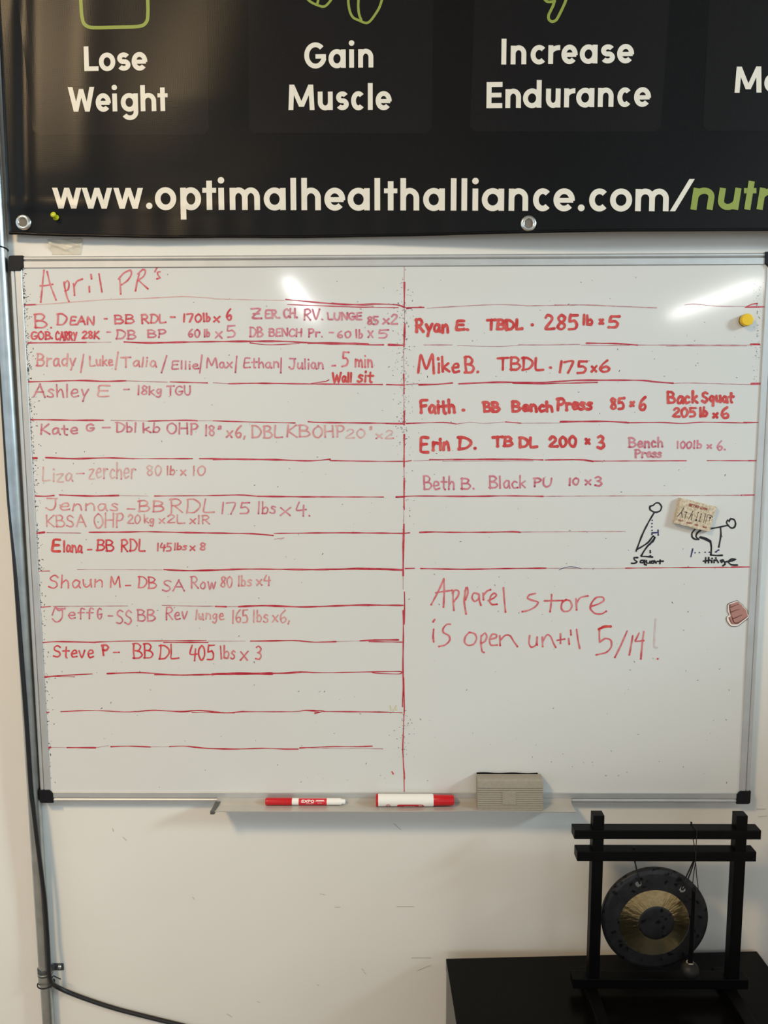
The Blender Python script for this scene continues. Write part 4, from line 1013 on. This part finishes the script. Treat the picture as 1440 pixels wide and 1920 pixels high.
def letter_line(spec, base0, base1, xa, xb, xh, s, material, slant=0.0, lean_=None):
    """spec: (character, x0, x1); baseline runs base0..base1 between xa and xb"""
    bm = bmesh.new()
    for c, x0, x1 in spec:
        base = lambda x: base0+(base1-base0)*(x-xa)/(xb-xa)
        sl = slant + ((x0+x1)/2-735)/1450*0.085         # verticals of the sheet lean in the picture
        for pts, w, cl in glyph(c, x1-x0, xh, s):
            P = [(x0+x+y*sl, base(x0+x)-y) for x, y in resample(pts, 5, cl is True)]
            BANK[0] = (BANK[0]+1) % 5
            ribbon(bm, P, w, on_banner(0.0005+0.00006*BANK[0]), cap='butt', closed=(cl is True), hcut=(cl == 'H'))
    return obj('lettering', bm, M[material], sheet, True)
def G(s, ox, k, txt): return [(c, ox+a/k, ox+b/k) for c, (a, b) in zip(txt, s)]
letter_line(G([(475,555),(558,650),(660,735),(742,830)], 0, 3, 'Lose'), 133.5, 131.5, 158, 277, 33.5, 8.8, 'letter_white')
letter_line(G([(385,535),(540,625),(632,662),(683,778),(792,880),(888,945)], 0, 3, 'Weight'), 209.5, 208.2, 128, 315, 33.5, 8.8, 'letter_white')
letter_line(G([(272,398),(410,505),(523,553),(575,660)], 480, 3, 'Gain'), 128, 126.5, 571, 700, 34.5, 9.0, 'letter_white')
letter_line(G([(182,330),(348,432),(450,522),(532,613),(628,658),(673,763)], 480, 3, 'Muscle'), 206.5, 206, 540, 735, 34.5, 9.0, 'letter_white')
letter_line([('I', 939.5, 949.5)] + G([(-8,80),(100,195),(203,270),(277,368),(382,480),(498,578),(590,685)], 960, 3, 'ncrease'), 121, 118, 938, 1188, 35.0, 9.2, 'letter_white')
letter_line([('E', 912, 941.7)] + G([(-38,50),(63,165),(190,272),(292,355),(362,462),(482,570),(588,672),(685,780)], 960, 3, 'ndurance'), 203, 199.5, 911, 1220, 35.5, 9.3, 'letter_white')
letter_line([('M', 1377, 1428), ('a', 1433, 1468)], 174, 173, 1376, 1470, 35.5, 9.4, 'letter_white')
url = G([(296,462),(462,635),(640,808),(820,860),(873,993),(1016,1130),(1140,1218),(1228,1264),(1293,1463)], 0, 3, 'www.optim')
letter_line(url[:4], 391, 391.5, 99, 287, 39, 9.9, 'letter_white')
letter_line(url[4:] + G([(47,168),(194,228),(256,365),(385,502),(518,640),(666,699),(720,795),(812,918),(942,1062),(1094,1128),(1154,1188),(1214,1252),(1272,1395)], 480, 3, 'alhealthallia')
            + [('n', 953.5, 990)] + G([(113,222),(232,352),(370,408),(428,543),(550,674),(692,880),(890,1020)], 960, 3, 'ce.com/'), 393.3, 396.2, 291, 1300, 41.5, 10.6, 'letter_white')
letter_line(G([(1003,1128),(1150,1272),(1288,1358),(1375,1460)], 960, 3, 'nutr'), 393.2, 392.8, 1295, 1450, 40.5, 11.5, 'letter_green', slant=0.12)
# line icons above the words
def icon(lines, w):
    bm = bmesh.new()
    for i, l in enumerate(lines): ribbon(bm, crspline(l, 3), w, on_banner(0.0005+0.0001*(i%3)), cap='round')
    return obj('line_icon', bm, M['letter_green'], sheet, True)
icon([[(150,-45),(151.5,0),(153.5,30),(158,45),(168,51),(185,52),(220,51),(255,50),(269,47),(276,38),(277.5,20),(277,0),(276,-45)]], 6.5)
z2 = lambda l: [(480+x/3, y/3) for x, y in l]
icon([z2([(270,-40),(290,-5),(320,18),(375,38),(398,28),(425,-5),(440,-40)]), z2([(347,-30),(350,0),(345,20)]), z2([(518,-60),(520,20),(530,70),(548,100),(580,115),(620,130),(648,112),(690,50),(708,0),(716,-40)]), z2([(580,-60),(575,30),(580,80),(592,112)])], 4.6)
z3 = lambda l: [(960+x/3, y/3) for x, y in l]
icon([z3([(312,-40),(300,10),(270,75),(248,113),(225,122),(208,110),(206,85),(232,30),(240,-5)]), z3([(178,-10),(200,10),(240,8)])], 5.2)
# grommets
def grommet(px, py):
    c = on_banner(0.0)(px, py); y = c.y
    bm = bmesh.new(); R, r = 0.0092, 0.0034
    prof = [(R-r+0.0006, 0.002), (R-r, -0.0002), (R-r+0.0012, -0.0022), (R-0.0004, -0.0026), (R+r-0.0012, -0.0014), (R+r, 0.0), (R+r, 0.002)]
    lathe(bm, prof, (c.x, y-0.0002, c.z), 'y', 40, close=True)
    g = obj('grommet', bm, M['chrome'], banner, True)
    bm = bmesh.new(); bm.faces.new([bm.verts.new((c.x+(R-r+0.0006)*math.cos(a*math.pi/16), y-0.0007, c.z+(R-r+0.0006)*math.sin(a*math.pi/16))) for a in range(32)])
    obj('eyelet_hole', bm, M['hole'], g)
grommet(44, 417); grommet(991, 419)
# push pin
pc = at(104, 407, BY-0.004); py_ = bsurf(pc.x, pc.z)
pin = empty('push_pin', (pc.x, py_, pc.z), 'small lime green push pin through the lower left corner of the banner', 'push pin')
bm = bmesh.new()
d = Vector((-0.12, -1, 0.30)).normalized()
P0 = Vector((pc.x+0.001, py_, pc.z-0.001))
prof = [(0.0, .0004), (0.0046, .0004), (0.0048, .0012), (0.0034, .0022), (0.0034, .0070), (0.0042, .0084), (0.0044, .0100), (0.0034, .0110), (0.0, .0113)]
lathe(bm, prof, (0, 0, 0), 'z', 24)
q = Vector((0, 0, 1)).rotation_difference(d).to_matrix().to_4x4()
bmesh.ops.transform(bm, matrix=Matrix.Translation(P0) @ q, verts=bm.verts)
obj('grip', bm, M['pin'], pin, True)
bm = bmesh.new(); tube(bm, [P0+d*0.001, P0-d*0.007], 0.0006, 8); obj('needle', bm, M['screw'], pin)

# crumpled tape on the wall
bm = bmesh.new(); nxx, nyy = 22, 12; rows = []
rt = random.Random(11)
tp = [(87,449),(155,447),(152,477.5),(97,477.5)]
for j in range(nyy+1):
    v = j/nyy; row = []
    for i in range(nxx+1):
        u = i/nxx
        x = (tp[0][0]*(1-u)+tp[1][0]*u)*(1-v)+(tp[3][0]*(1-u)+tp[2][0]*u)*v + (2.0*math.sin(v*9) if u < .1 else 0)
        y = (tp[0][1]*(1-u)+tp[1][1]*u)*(1-v)+(tp[3][1]*(1-u)+tp[2][1]*u)*v
        ridge = 0.0042*bump1(v-0.9*u, 0.18, 0.10)*max(0, 1-u*1.2) + 0.0026*bump1(v-0.8*u, -0.28, 0.07)*(1-v) + 0.0022*bump1(v+0.7*u, 1.0, 0.07)*(u > .45) + 0.0022*bump1(v, 0.42, 0.13)*max(0, .5-u)*2
        row.append(bm.verts.new(at(x, y, WY-0.0007-ridge-rt.random()*0.00025)))
    rows.append(row)
for j in range(nyy):
    for i in range(nxx): bm.faces.new((rows[j][i], rows[j][i+1], rows[j+1][i+1], rows[j+1][i]))
ge = bmesh.ops.extrude_face_region(bm, geom=list(bm.faces)[:])
for e_ in ge['geom']:
    if isinstance(e_, bmesh.types.BMVert): e_.co.y += 0.0003
tp_m = M['tape']
nt = tp_m.node_tree; p = nt.nodes['Principled BSDF']; p.inputs['Alpha'].default_value = 0.36
tag(obj('tape_scrap', bm, tp_m, None, True), 'crumpled scrap of clear tape stuck on the wall between banner and whiteboard', 'tape')

# ------------------------------------------------------------------ conduit, cable and ties
PR = 0.0108; PY = WY-PR-0.0006
top_x = at(33.5, 1000, PY).x; bot_x = at(83.5, 1800, PY).x
pslope = (bot_x-top_x)/(at(85, 1800, PY).z-at(35, 1000, PY).z)
def pipe_x(z): return top_x + (z-at(35, 1000, PY).z)*pslope
zc_ = at(82, 1829, PY).z
con = empty('metal_conduit', (pipe_x(0), PY, 0.0), 'galvanised steel conduit pipe running up the wall left of the whiteboard', 'pipe')
bm = bmesh.new(); tube(bm, [(pipe_x(z), PY, z) for z in (0.002, 0.4, zc_-0.002)], PR*0.93, 28); obj('lower_pipe', bm, M['galv'], con, True)
bm = bmesh.new(); tube(bm, [(pipe_x(z), PY, z) for z in (zc_, 1.2, 1.7, 2.3, 4.39)], PR, 28); obj('upper_pipe', bm, M['galv'], con, True)
bm = bmesh.new(); k = PR
lathe(bm, [(k*.96, -0.013), (k*1.16, -0.0125), (k*1.16, 0.0035), (k*1.05, 0.0042), (k*1.05, 0.0060), (k*1.20, 0.0066), (k*1.20, 0.0084), (k*1.04, 0.0092), (k*1.04, 0.0108), (k*1.13, 0.0114), (k*1.13, 0.0126), (k*.98, 0.0132)], (pipe_x(zc_), PY, zc_), 'z', 32)
obj('coupling', bm, M['galv'], con, False, 0.0003)
# one hole strap with its screw
zs = at(110, 1813, WY-0.002).z
sx0 = pipe_x(zs)
bm = bmesh.new(); pts = []
arcp = [(math.cos(a), math.sin(a)) for a in [math.radians(200-i*14) for i in range(18)]]
out_r, in_r = PR+0.0020, PR+0.0003
hw_ = 0.0062
outer_ = [(sx0+out_r*c*1.0, PY-out_r*s_) for c, s_ in arcp] ; inner_ = [(sx0+in_r*c, PY-in_r*s_) for c, s_ in arcp]
# strap loop runs round the front of the pipe to the tab
tabx1 = at(119, 1813, WY-0.002).x
loop = outer_ + [(sx0+out_r, WY-0.0022), (tabx1, WY-0.0022), (tabx1, WY-0.0004), (sx0+in_r, WY-0.0004)] + inner_[::-1]
a_ = [bm.verts.new((x, y, zs+hw_)) for x, y in loop]; b_ = [bm.verts.new((x, y, zs-hw_)) for x, y in loop]
n = len(loop)
for i in range(n): bm.faces.new((a_[i], a_[(i+1)%n], b_[(i+1)%n], b_[i]))
for i in range(17):
    j = n-1-i
    bm.faces.new((a_[i], a_[i+1], a_[j-1], a_[j])); bm.faces.new((b_[i], b_[j], b_[j-1], b_[i+1]))
m0 = len(outer_)
bm.faces.new((a_[m0-1], a_[m0], a_[m0+3], a_[m0+4])); bm.faces.new((b_[m0-1], b_[m0+4], b_[m0+3], b_[m0]))
bm.faces.new((a_[m0], a_[m0+1], a_[m0+2], a_[m0+3])); bm.faces.new((b_[m0], b_[m0+3], b_[m0+2], b_[m0+1]))
strap = obj('pipe_strap', bm, M['dark_steel'], con, bevel=0.0006)
scx = at(111, 1813, WY-0.003).x
bm = bmesh.new(); lathe(bm, [(0.0042, 0.0), (0.0040, -0.0012), (0.0030, -0.0024), (0.0012, -0.0029), (0.0, -0.0029)], (scx, WY-0.0022, zs), 'y', 24)
obj('strap_screw', bm, M['screw'], strap, True)
# cable
CR = 0.0036
def behind(px, py, Y): return at(px, py, Y)
cpts = []
for px, py, Y in ((-40,-40,.006),(-34,120,.006),(-22,300,.006),(-12,470,.006),(-2,620,.005),(6,760,.004),(16,920,.002),(21,980,.000),(28,1060,-.0025),(40,1230,-.0055),(50,1360,-.0072),(58,1480,-.0075),(63,1520,-.0076),(69,1570,-.0076),(78,1640,-.0072),(84,1690,-.0062),(89,1760,-.0060),(91,1800,-.0095),(92,1824,-.0102),(95,1838,-.0065),(101,1846,.0010),(110,1852,.0080),(130,1861,.0130),(170,1876,.0138),(220,1892,.0140),(290,1910,.0140),(335,1921,.0140),(470,1955,.0140),(640,1992,.0140)):
    cpts.append(at(px, py, Y))
def cr3(P, k=8):
    out = []; Q = [P[0]]+P+[P[-1]]
    for i in range(1, len(Q)-2):
        p0, p1, p2, p3 = Q[i-1:i+3]
        for t in [j/k for j in range(k)]:
            m1 = (p2-p0)*0.5; m2 = (p3-p1)*0.5
            out.append(p1*(2*t**3-3*t*t+1)+m1*(t**3-2*t*t+t)+p2*(-2*t**3+3*t*t)+m2*(t**3-t*t))
    out.append(P[-1]); return out
bm = bmesh.new(); tube(bm, cr3(cpts), CR, 12)
tag(obj('power_cable', bm, M['cable'], None, True), 'black cable running down the conduit then sloping right along the wall', 'cable')
def ring_tie(name, px, py, label, extra, rx, cx_off=0.0, cy_off=0.0, ry=None):
    z = at(px, py, PY).z; x = pipe_x(z); e = empty(name, (x, PY, z), label, 'cable tie')
    bm = bmesh.new(); P = []; ry = ry or rx
    for i in range(37):
        a = 2*math.pi*i/36; P.append(Vector((x+cx_off+rx*math.cos(a), PY+cy_off+ry*math.sin(a), z-0.002*math.sin(a)-0.001*math.cos(a))))
    tube(bm, P, 0.0011, 6, caps=False); obj('band', bm, M['cord'], e, True)
    for s in extra:
        bm = bmesh.new(); tube(bm, cr3([at(*q_) for q_ in s], 4), 0.0009, 6); obj('tail', bm, M['cord'], e, True)
    return e
ring_tie('cable_tie', 8, 466, 'thin black cable tie round the conduit level with the banner hem', [], PR+0.0008)
t2 = ring_tie('cable_tie', 84, 1842, 'black cable tie with loose tails below the conduit coupling', [[(96,1836,-.006),(100,1830,-.007),(105,1832,-.007),(114,1836,-.008)], [(96,1842,-.008),(96.5,1847,-.009),(96,1852,-.009)]], PR*1.05+0.0022, 0.0012, -0.0022, PR+0.0052)

# ------------------------------------------------------------------ cabinet
ZC = 0.719; CW, CD = 0.5515, 0.40
ang = math.atan2(0.022, 0.5511)
cabe = empty('low_cabinet', (0.0912, -0.0096, 0), 'low black laminate cabinet against the wall under the gong', 'cabinet')
cabe.rotation_euler.z = ang
def lobj(name, bm, m, parent, **k):
    """geometry already in the parent's local space"""
    loc = parent.location.copy(); parent.location = (0, 0, 0); pp = parent.parent
    o = obj(name, bm, m, parent, **k); parent.location = loc; return o
bm = bmesh.new(); box(bm, 0, CW, -CD, 0, ZC-0.022, ZC); lobj('top_panel', bm, M['cabinet'], cabe, bevel=0.0012)
for xs in (0.0008, CW-0.0188):
    bm = bmesh.new(); box(bm, xs, xs+0.018, -CD+0.02, -0.001, 0.0, ZC-0.0222); lobj('side_panel', bm, M['cabinet'], cabe, bevel=0.0008)
bm = bmesh.new(); box(bm, 0.019, CW-0.019, -0.012, -0.004, 0.06, ZC-0.0225); lobj('back_panel', bm, M['cabinet'], cabe)
bm = bmesh.new(); box(bm, 0.019, CW-0.019, -CD+0.03, -0.013, 0.06, 0.078); lobj('bottom_panel', bm, M['cabinet'], cabe)
bm = bmesh.new(); box(bm, 0.019, CW-0.019, -CD+0.05, -CD+0.066, 0.0, 0.0598); lobj('plinth', bm, M['cabinet'], cabe)
for xs in (0.002, CW/2+0.0015):
    bm = bmesh.new(); box(bm, xs, xs+CW/2-0.0035, -CD+0.001, -CD+0.0195, 0.065, ZC-0.024); dd = lobj('door', bm, M['cabinet'], cabe, bevel=0.001)
    hx = xs+0.03 if xs > 0.1 else xs+CW/2-0.034
    bm = bmesh.new(); tube(bm, [(hx, -CD+0.002, 0.48), (hx, -CD-0.022, 0.48), (hx, -CD-0.022, 0.60), (hx, -CD+0.002, 0.60)], 0.004, 10)
    hh = lobj('handle', bm, M['galv'], cabe, smooth=True); hh.parent = dd

# ------------------------------------------------------------------ gong on its stand
FY = -0.1; BD = 0.021
gs = empty('gong_stand', (0.4335, FY+BD/2, ZC), 'black wooden tabletop gong frame with double crossbars on the cabinet', 'gong stand')
def wood(name, a, bevel=0.0009):
    bm = bmesh.new(); box(bm, *a); return obj(name, bm, M['black_wood'], gs, bevel=bevel)
wood('crossbar', (0.2868, 0.5820, FY, FY+BD, 0.9912, 1.0064))
wood('crossbar', (0.2922, 0.5763, FY, FY+BD, 0.9540, 0.9705))
wood('base_bar', (0.2915, 0.5752, FY, FY+BD, 0.7335, 0.7506))
for xs in (0.3165, 0.5427):
    wood('post', (xs, xs+0.0178, FY+0.0016, FY+0.0186, 0.7333, 1.0300))
for xs in (0.3118, 0.5375):
    wood('foot', (xs, xs+0.0195, FY-0.095, -0.0472, ZC+0.0004, ZC+0.0145), 0.0012)
# peg holes with cord knots on top of the lower crossbar
GY = -0.0868
gx, gz, gr = 0.4247, 0.8452, 0.0864
gong = empty('brass_gong', (gx, GY, gz), 'round gong with dark rim and boss and shiny brass ring', 'gong')
def metal_disc(name, color, rough, rad_noise, parent, dark=None):
    m = bpy.data.materials.new(name); m.use_nodes = True; nt = m.node_tree; p = nt.nodes['Principled BSDF']
    p.inputs['Metallic'].default_value = 0.85 if dark else 1.0; p.inputs['Roughness'].default_value = rough
    tc = nt.nodes.new('ShaderNodeTexCoord'); 
    if dark:
        v = nt.nodes.new('ShaderNodeTexVoronoi'); v.inputs['Scale'].default_value = 75; v.feature = 'F1'
        nz = nt.nodes.new('ShaderNodeTexNoise'); nz.inputs['Scale'].default_value = 45; nz.inputs['Detail'].default_value = 5
        nt.links.new(tc.outputs['Object'], nz.inputs['Vector'])
        mv = nt.nodes.new('ShaderNodeVectorMath'); mv.operation = 'MULTIPLY_ADD'; mv.inputs[1].default_value = (.03, .03, .03)
        nt.links.new(nz.outputs['Color'], mv.inputs[0]); nt.links.new(tc.outputs['Object'], mv.inputs[2]); nt.links.new(mv.outputs[0], v.inputs['Vector'])
        rp = nt.nodes.new('ShaderNodeValToRGB'); rp.color_ramp.elements[0].position = 0.16; rp.color_ramp.elements[1].position = 0.34
        rp.color_ramp.elements[0].color = dark; rp.color_ramp.elements[1].color = color
        nt.links.new(v.outputs['Distance'], rp.inputs['Fac'])
        mx = nt.nodes.new('ShaderNodeMixRGB'); mx.blend_type = 'MULTIPLY'; mx.inputs['Fac'].default_value = 0.8
        nt.links.new(rp.outputs['Color'], mx.inputs['Color1']); nt.links.new(nz.outputs['Fac'], mx.inputs['Color2'])
        nt.links.new(mx.outputs['Color'], p.inputs['Base Color'])
        b = nt.nodes.new('ShaderNodeBump'); b.inputs['Strength'].default_value = 0.35; b.inputs['Distance'].default_value = 0.001
        nt.links.new(nz.outputs['Fac'], b.inputs['Height']); nt.links.new(b.outputs['Normal'], p.inputs['Normal'])
    else:
        # lathe-turned grooves: concentric, so the highlight fans out in radial streaks
        p.inputs['Base Color'].default_value = color
        p.inputs['Anisotropic'].default_value = 0.9; p.inputs['Anisotropic Rotation'].default_value = 0.25
        tg = nt.nodes.new('ShaderNodeTangent'); tg.direction_type = 'RADIAL'; tg.axis = 'Y'
        nt.links.new(tg.outputs['Tangent'], p.inputs['Tangent'])
        sp = nt.nodes.new('ShaderNodeSeparateXYZ'); nt.links.new(tc.outputs['Object'], sp.inputs[0])
        an = nt.nodes.new('ShaderNodeMath'); an.operation = 'ARCTAN2'; nt.links.new(sp.outputs['Z'], an.inputs[0]); nt.links.new(sp.outputs['X'], an.inputs[1])
        ln = nt.nodes.new('ShaderNodeVectorMath'); ln.operation = 'LENGTH'; nt.links.new(tc.outputs['Object'], ln.inputs[0])
        mu = nt.nodes.new('ShaderNodeMath'); mu.operation = 'MULTIPLY'; mu.inputs[1].default_value = 9.0; nt.links.new(ln.outputs['Value'], mu.inputs[0])
        cb = nt.nodes.new('ShaderNodeCombineXYZ'); a3 = nt.nodes.new('ShaderNodeMath'); a3.operation = 'MULTIPLY'; a3.inputs[1].default_value = 1.1; nt.links.new(an.outputs[0], a3.inputs[0])
        nt.links.new(a3.outputs[0], cb.inputs[0]); nt.links.new(mu.outputs[0], cb.inputs[1])
        nz = nt.nodes.new('ShaderNodeTexNoise'); nz.inputs['Scale'].default_value = 6; nz.inputs['Detail'].default_value = 5
        nt.links.new(cb.outputs[0], nz.inputs['Vector'])
        b = nt.nodes.new('ShaderNodeBump'); b.inputs['Strength'].default_value = 0.3; b.inputs['Distance'].default_value = 0.002
        nt.links.new(nz.outputs['Fac'], b.inputs['Height']); nt.links.new(b.outputs['Normal'], p.inputs['Normal'])
    return m
M['gong_dark'] = metal_disc('gong_patina', (0.070, 0.070, 0.076, 1), 0.5, 0, None, dark=(0.014, 0.014, 0.017, 1))
M['gong_brass'] = metal_disc('gong_brass', (0.78, 0.62, 0.33, 1), 0.22, 0, None)
N = 96
def ring_surface(bm, prof, cx, cz, y0):
    lathe(bm, prof, (cx, y0, cz), 'y', N)
ro, ri = 0.0567, 0.0289
ocx, ocz = 0.4232, 0.8408
def yprof(r): return 0.0016*(r/gr)**2 - 0.0016
# rim: from ring outer edge to the gong's edge, with the holes left open
holes = [at(1197, 1657, GY), at(1279.5, 1667.5, GY)]
bm = bmesh.new()
rad = [i/26 for i in range(27)]
grid = []
for t in rad:
    ring = []
    for k in range(N*3):
        a = 2*math.pi*k/(N*3)
        p0 = Vector((ocx+ro*math.cos(a), 0, ocz+ro*math.sin(a))); p1 = Vector((gx+gr*math.cos(a), 0, gz+gr*math.sin(a)))
        p = p0.lerp(p1, t); rr0 = math.hypot(p.x-gx, p.z-gz)
        ring.append(bm.verts.new((p.x, GY+yprof(rr0)+0.002*max(0, t-.8)/.2, p.z)))
    grid.append(ring)
n2 = N*3
for A, B in zip(grid, grid[1:]):
    for k in range(n2):
        f = (A[k], A[(k+1)%n2], B[(k+1)%n2], B[k])
        c_ = sum((v.co for v in f), Vector())/4
        if any((Vector((c_.x, 0, c_.z))-Vector((h.x, 0, h.z))).length < 0.0049 for h in holes): continue
        bm.faces.new(f)
# turned back edge
last = grid[-1]; edge = [bm.verts.new((gx+(v.co.x-gx)*0.985, GY+0.012, gz+(v.co.z-gz)*0.985)) for v in last]
for k in range(n2): bm.faces.new((last[k], last[(k+1)%n2], edge[(k+1)%n2], edge[k]))
for v in [v for v in bm.verts if not v.link_faces]: bm.verts.remove(v)
o = obj('dark_rim', bm, M['gong_dark'], gong, True)
bm = bmesh.new()
prof = [(ri, -0.0028)] + [(ri+(ro-ri)*t, -0.0028+0.0021*t) for t in (.15, .3, .45, .6, .75, .9, 1.0)]
rings = []
for r, h in prof:
    rings.append([bm.verts.new((ocx+0.0028*(ro-r)/(ro-ri)+r*math.cos(2*math.pi*k/N), GY+h, ocz+0.0012*(ro-r)/(ro-ri)+r*math.sin(2*math.pi*k/N))) for k in range(N)])
for A, B in zip(rings, rings[1:]):
    for k in range(N): bm.faces.new((A[k], A[(k+1)%N], B[(k+1)%N], B[k]))
obj('brass_ring', bm, M['gong_brass'], gong, True)
bm = bmesh.new()
lathe(bm, [(0.0, -0.0038), (ri*.5, -0.0037), (ri*.85, -0.0033), (ri, -0.0028), (ri+0.0004, -0.0024)], (ocx+0.0028, GY, ocz+0.0012), 'y', 64)
obj('dark_boss', bm, M['gong_dark'], gong, True)
# cords that carry the gong
for (ta, hole, knot) in (((1187, 1635), holes[0], (1186, 1590)), ((1303, 1617), holes[1], (1308, 1591))):
    bm = bmesh.new()
    a = at(ta[0], ta[1], -0.0885); k_ = at(knot[0], knot[1], -0.0895)
    b1 = Vector((hole.x+0.001, GY-0.0042, hole.z+0.0046)); b2 = Vector((hole.x+0.0012, GY+0.004, hole.z+0.0030)); 
    tube(bm, cr3([Vector((a.x, -0.0895, 0.9539)), Vector((a.x+(b1.x-a.x)*.5, -0.0915, (0.9539+b1.z)/2)), b1, b2, Vector((a.x+.002, GY+0.002, 0.9537))], 5), 0.0011, 8)
    lathe(bm, [(0.0, 0.0), (0.0018, 0.0004), (0.0022, 0.0014), (0.0014, 0.0024), (0.0, 0.0027)], (a.x, -0.0895, 0.97055), 'z', 10)
    obj('hanging_cord', bm, M['cord'], gong, True)
# mallet hanging over the crossbars
MYY = FY-0.0058
s0 = at(1301.5, 1664, MYY); s1 = at(1294.5, 1806, MYY); bc = at(1293.3, 1818.5, MYY)
ml = empty('gong_mallet', bc, 'black mallet with round head hanging by a cord in front of the gong', 'mallet')
bm = bmesh.new(); tube(bm, [s0.lerp(s1, t) for t in (0, .02, .05, .5, 1.0)], [0.0022, 0.0034, 0.0030, 0.0034, 0.0038], 14); obj('stick', bm, M['black_wood'], ml, True)
M['mallet'] = mat('mallet_rubber', (0.009, 0.0085, 0.008, 1), 0.5, spec=0.3, noise=0.2)
bm = bmesh.new()
R = 0.0146
prof = [(0.0, -R*.93)] + [(R*math.sin(math.radians(a))*1.0, -R*.93*math.cos(math.radians(a))) for a in range(12, 160, 10)] + [(0.0050, R*.93), (0.0, R*.94)]
lathe(bm, prof, bc, 'z', 32); obj('head', bm, M['mallet'], ml, True)
bm = bmesh.new(); M['glue'] = mat('pale_glue', srgb(186, 180, 170), 0.4, noise=0.1)
P = []
for i in range(25):
    a = 2*math.pi*i/24; P.append(bc+Vector((0.0050*math.cos(a), 0.0050*math.sin(a), R*.90+0.0006*math.sin(3*a))))
tube(bm, P, 0.0008, 6, caps=False); obj('glue_collar', bm, M['glue'], ml, True)
bm = bmesh.new(); yb_ = FY-0.0014
ub, lb = 1.0064, 0.9705
kx = at(1296, 1546, FY+BD).x; fx = at(1305.5, 1560, FY).x; fl = at(1303, 1617, FY).x
up1 = [Vector((kx+0.001, FY+BD+0.0012, 0.9915)), Vector((kx, FY+BD+0.0012, ub-0.001)), Vector((kx, FY+BD, ub+0.0014)), Vector((fx, FY+0.001, ub+0.0014)), Vector((fx+0.0002, yb_, ub-0.001)), Vector((fx, yb_-0.0004, 0.9820)), Vector((fl+0.0006, yb_, lb)), Vector((fl, yb_, 0.9600)), Vector((fl, yb_-0.001, 0.9530))]
tube(bm, cr3(up1, 4), 0.0007, 6)
tube(bm, cr3([Vector((kx+0.001, FY+BD+0.0012, 0.9915)), Vector((kx+0.0012, FY+BD*0.5, 0.9800)), Vector((fl-0.0008, FY+0.001, lb+0.0016)), Vector((fl-0.0004, yb_, lb-0.001)), Vector((fl, yb_, 0.960))], 4), 0.0007, 6)
tube(bm, cr3([Vector((fl-0.0002, yb_-0.001, 0.9535)), at(1300.5, 1640, MYY), at(1298.5, 1662, MYY-0.003), at(1300, 1669, MYY-0.0036)], 4), 0.0007, 6)
tube(bm, cr3([Vector((fl+0.0002, yb_-0.001, 0.9535)), at(1306, 1640, MYY), at(1309, 1667, MYY-0.001), at(1304, 1672, MYY-0.0036), at(1299.5, 1668, MYY-0.003)], 4), 0.0007, 6)
tube(bm, cr3([at(1309, 1667, MYY-0.001), at(1313, 1680, MYY), at(1320, 1687, MYY)], 4), 0.0008, 6)
lathe(bm, [(0.0, -0.0015), (0.0018, -0.0006), (0.0018, 0.0008), (0.0, 0.0016)], (kx, FY+BD, ub+0.0018), 'z', 8)
obj('cord_loop', bm, M['cord'], ml, True)
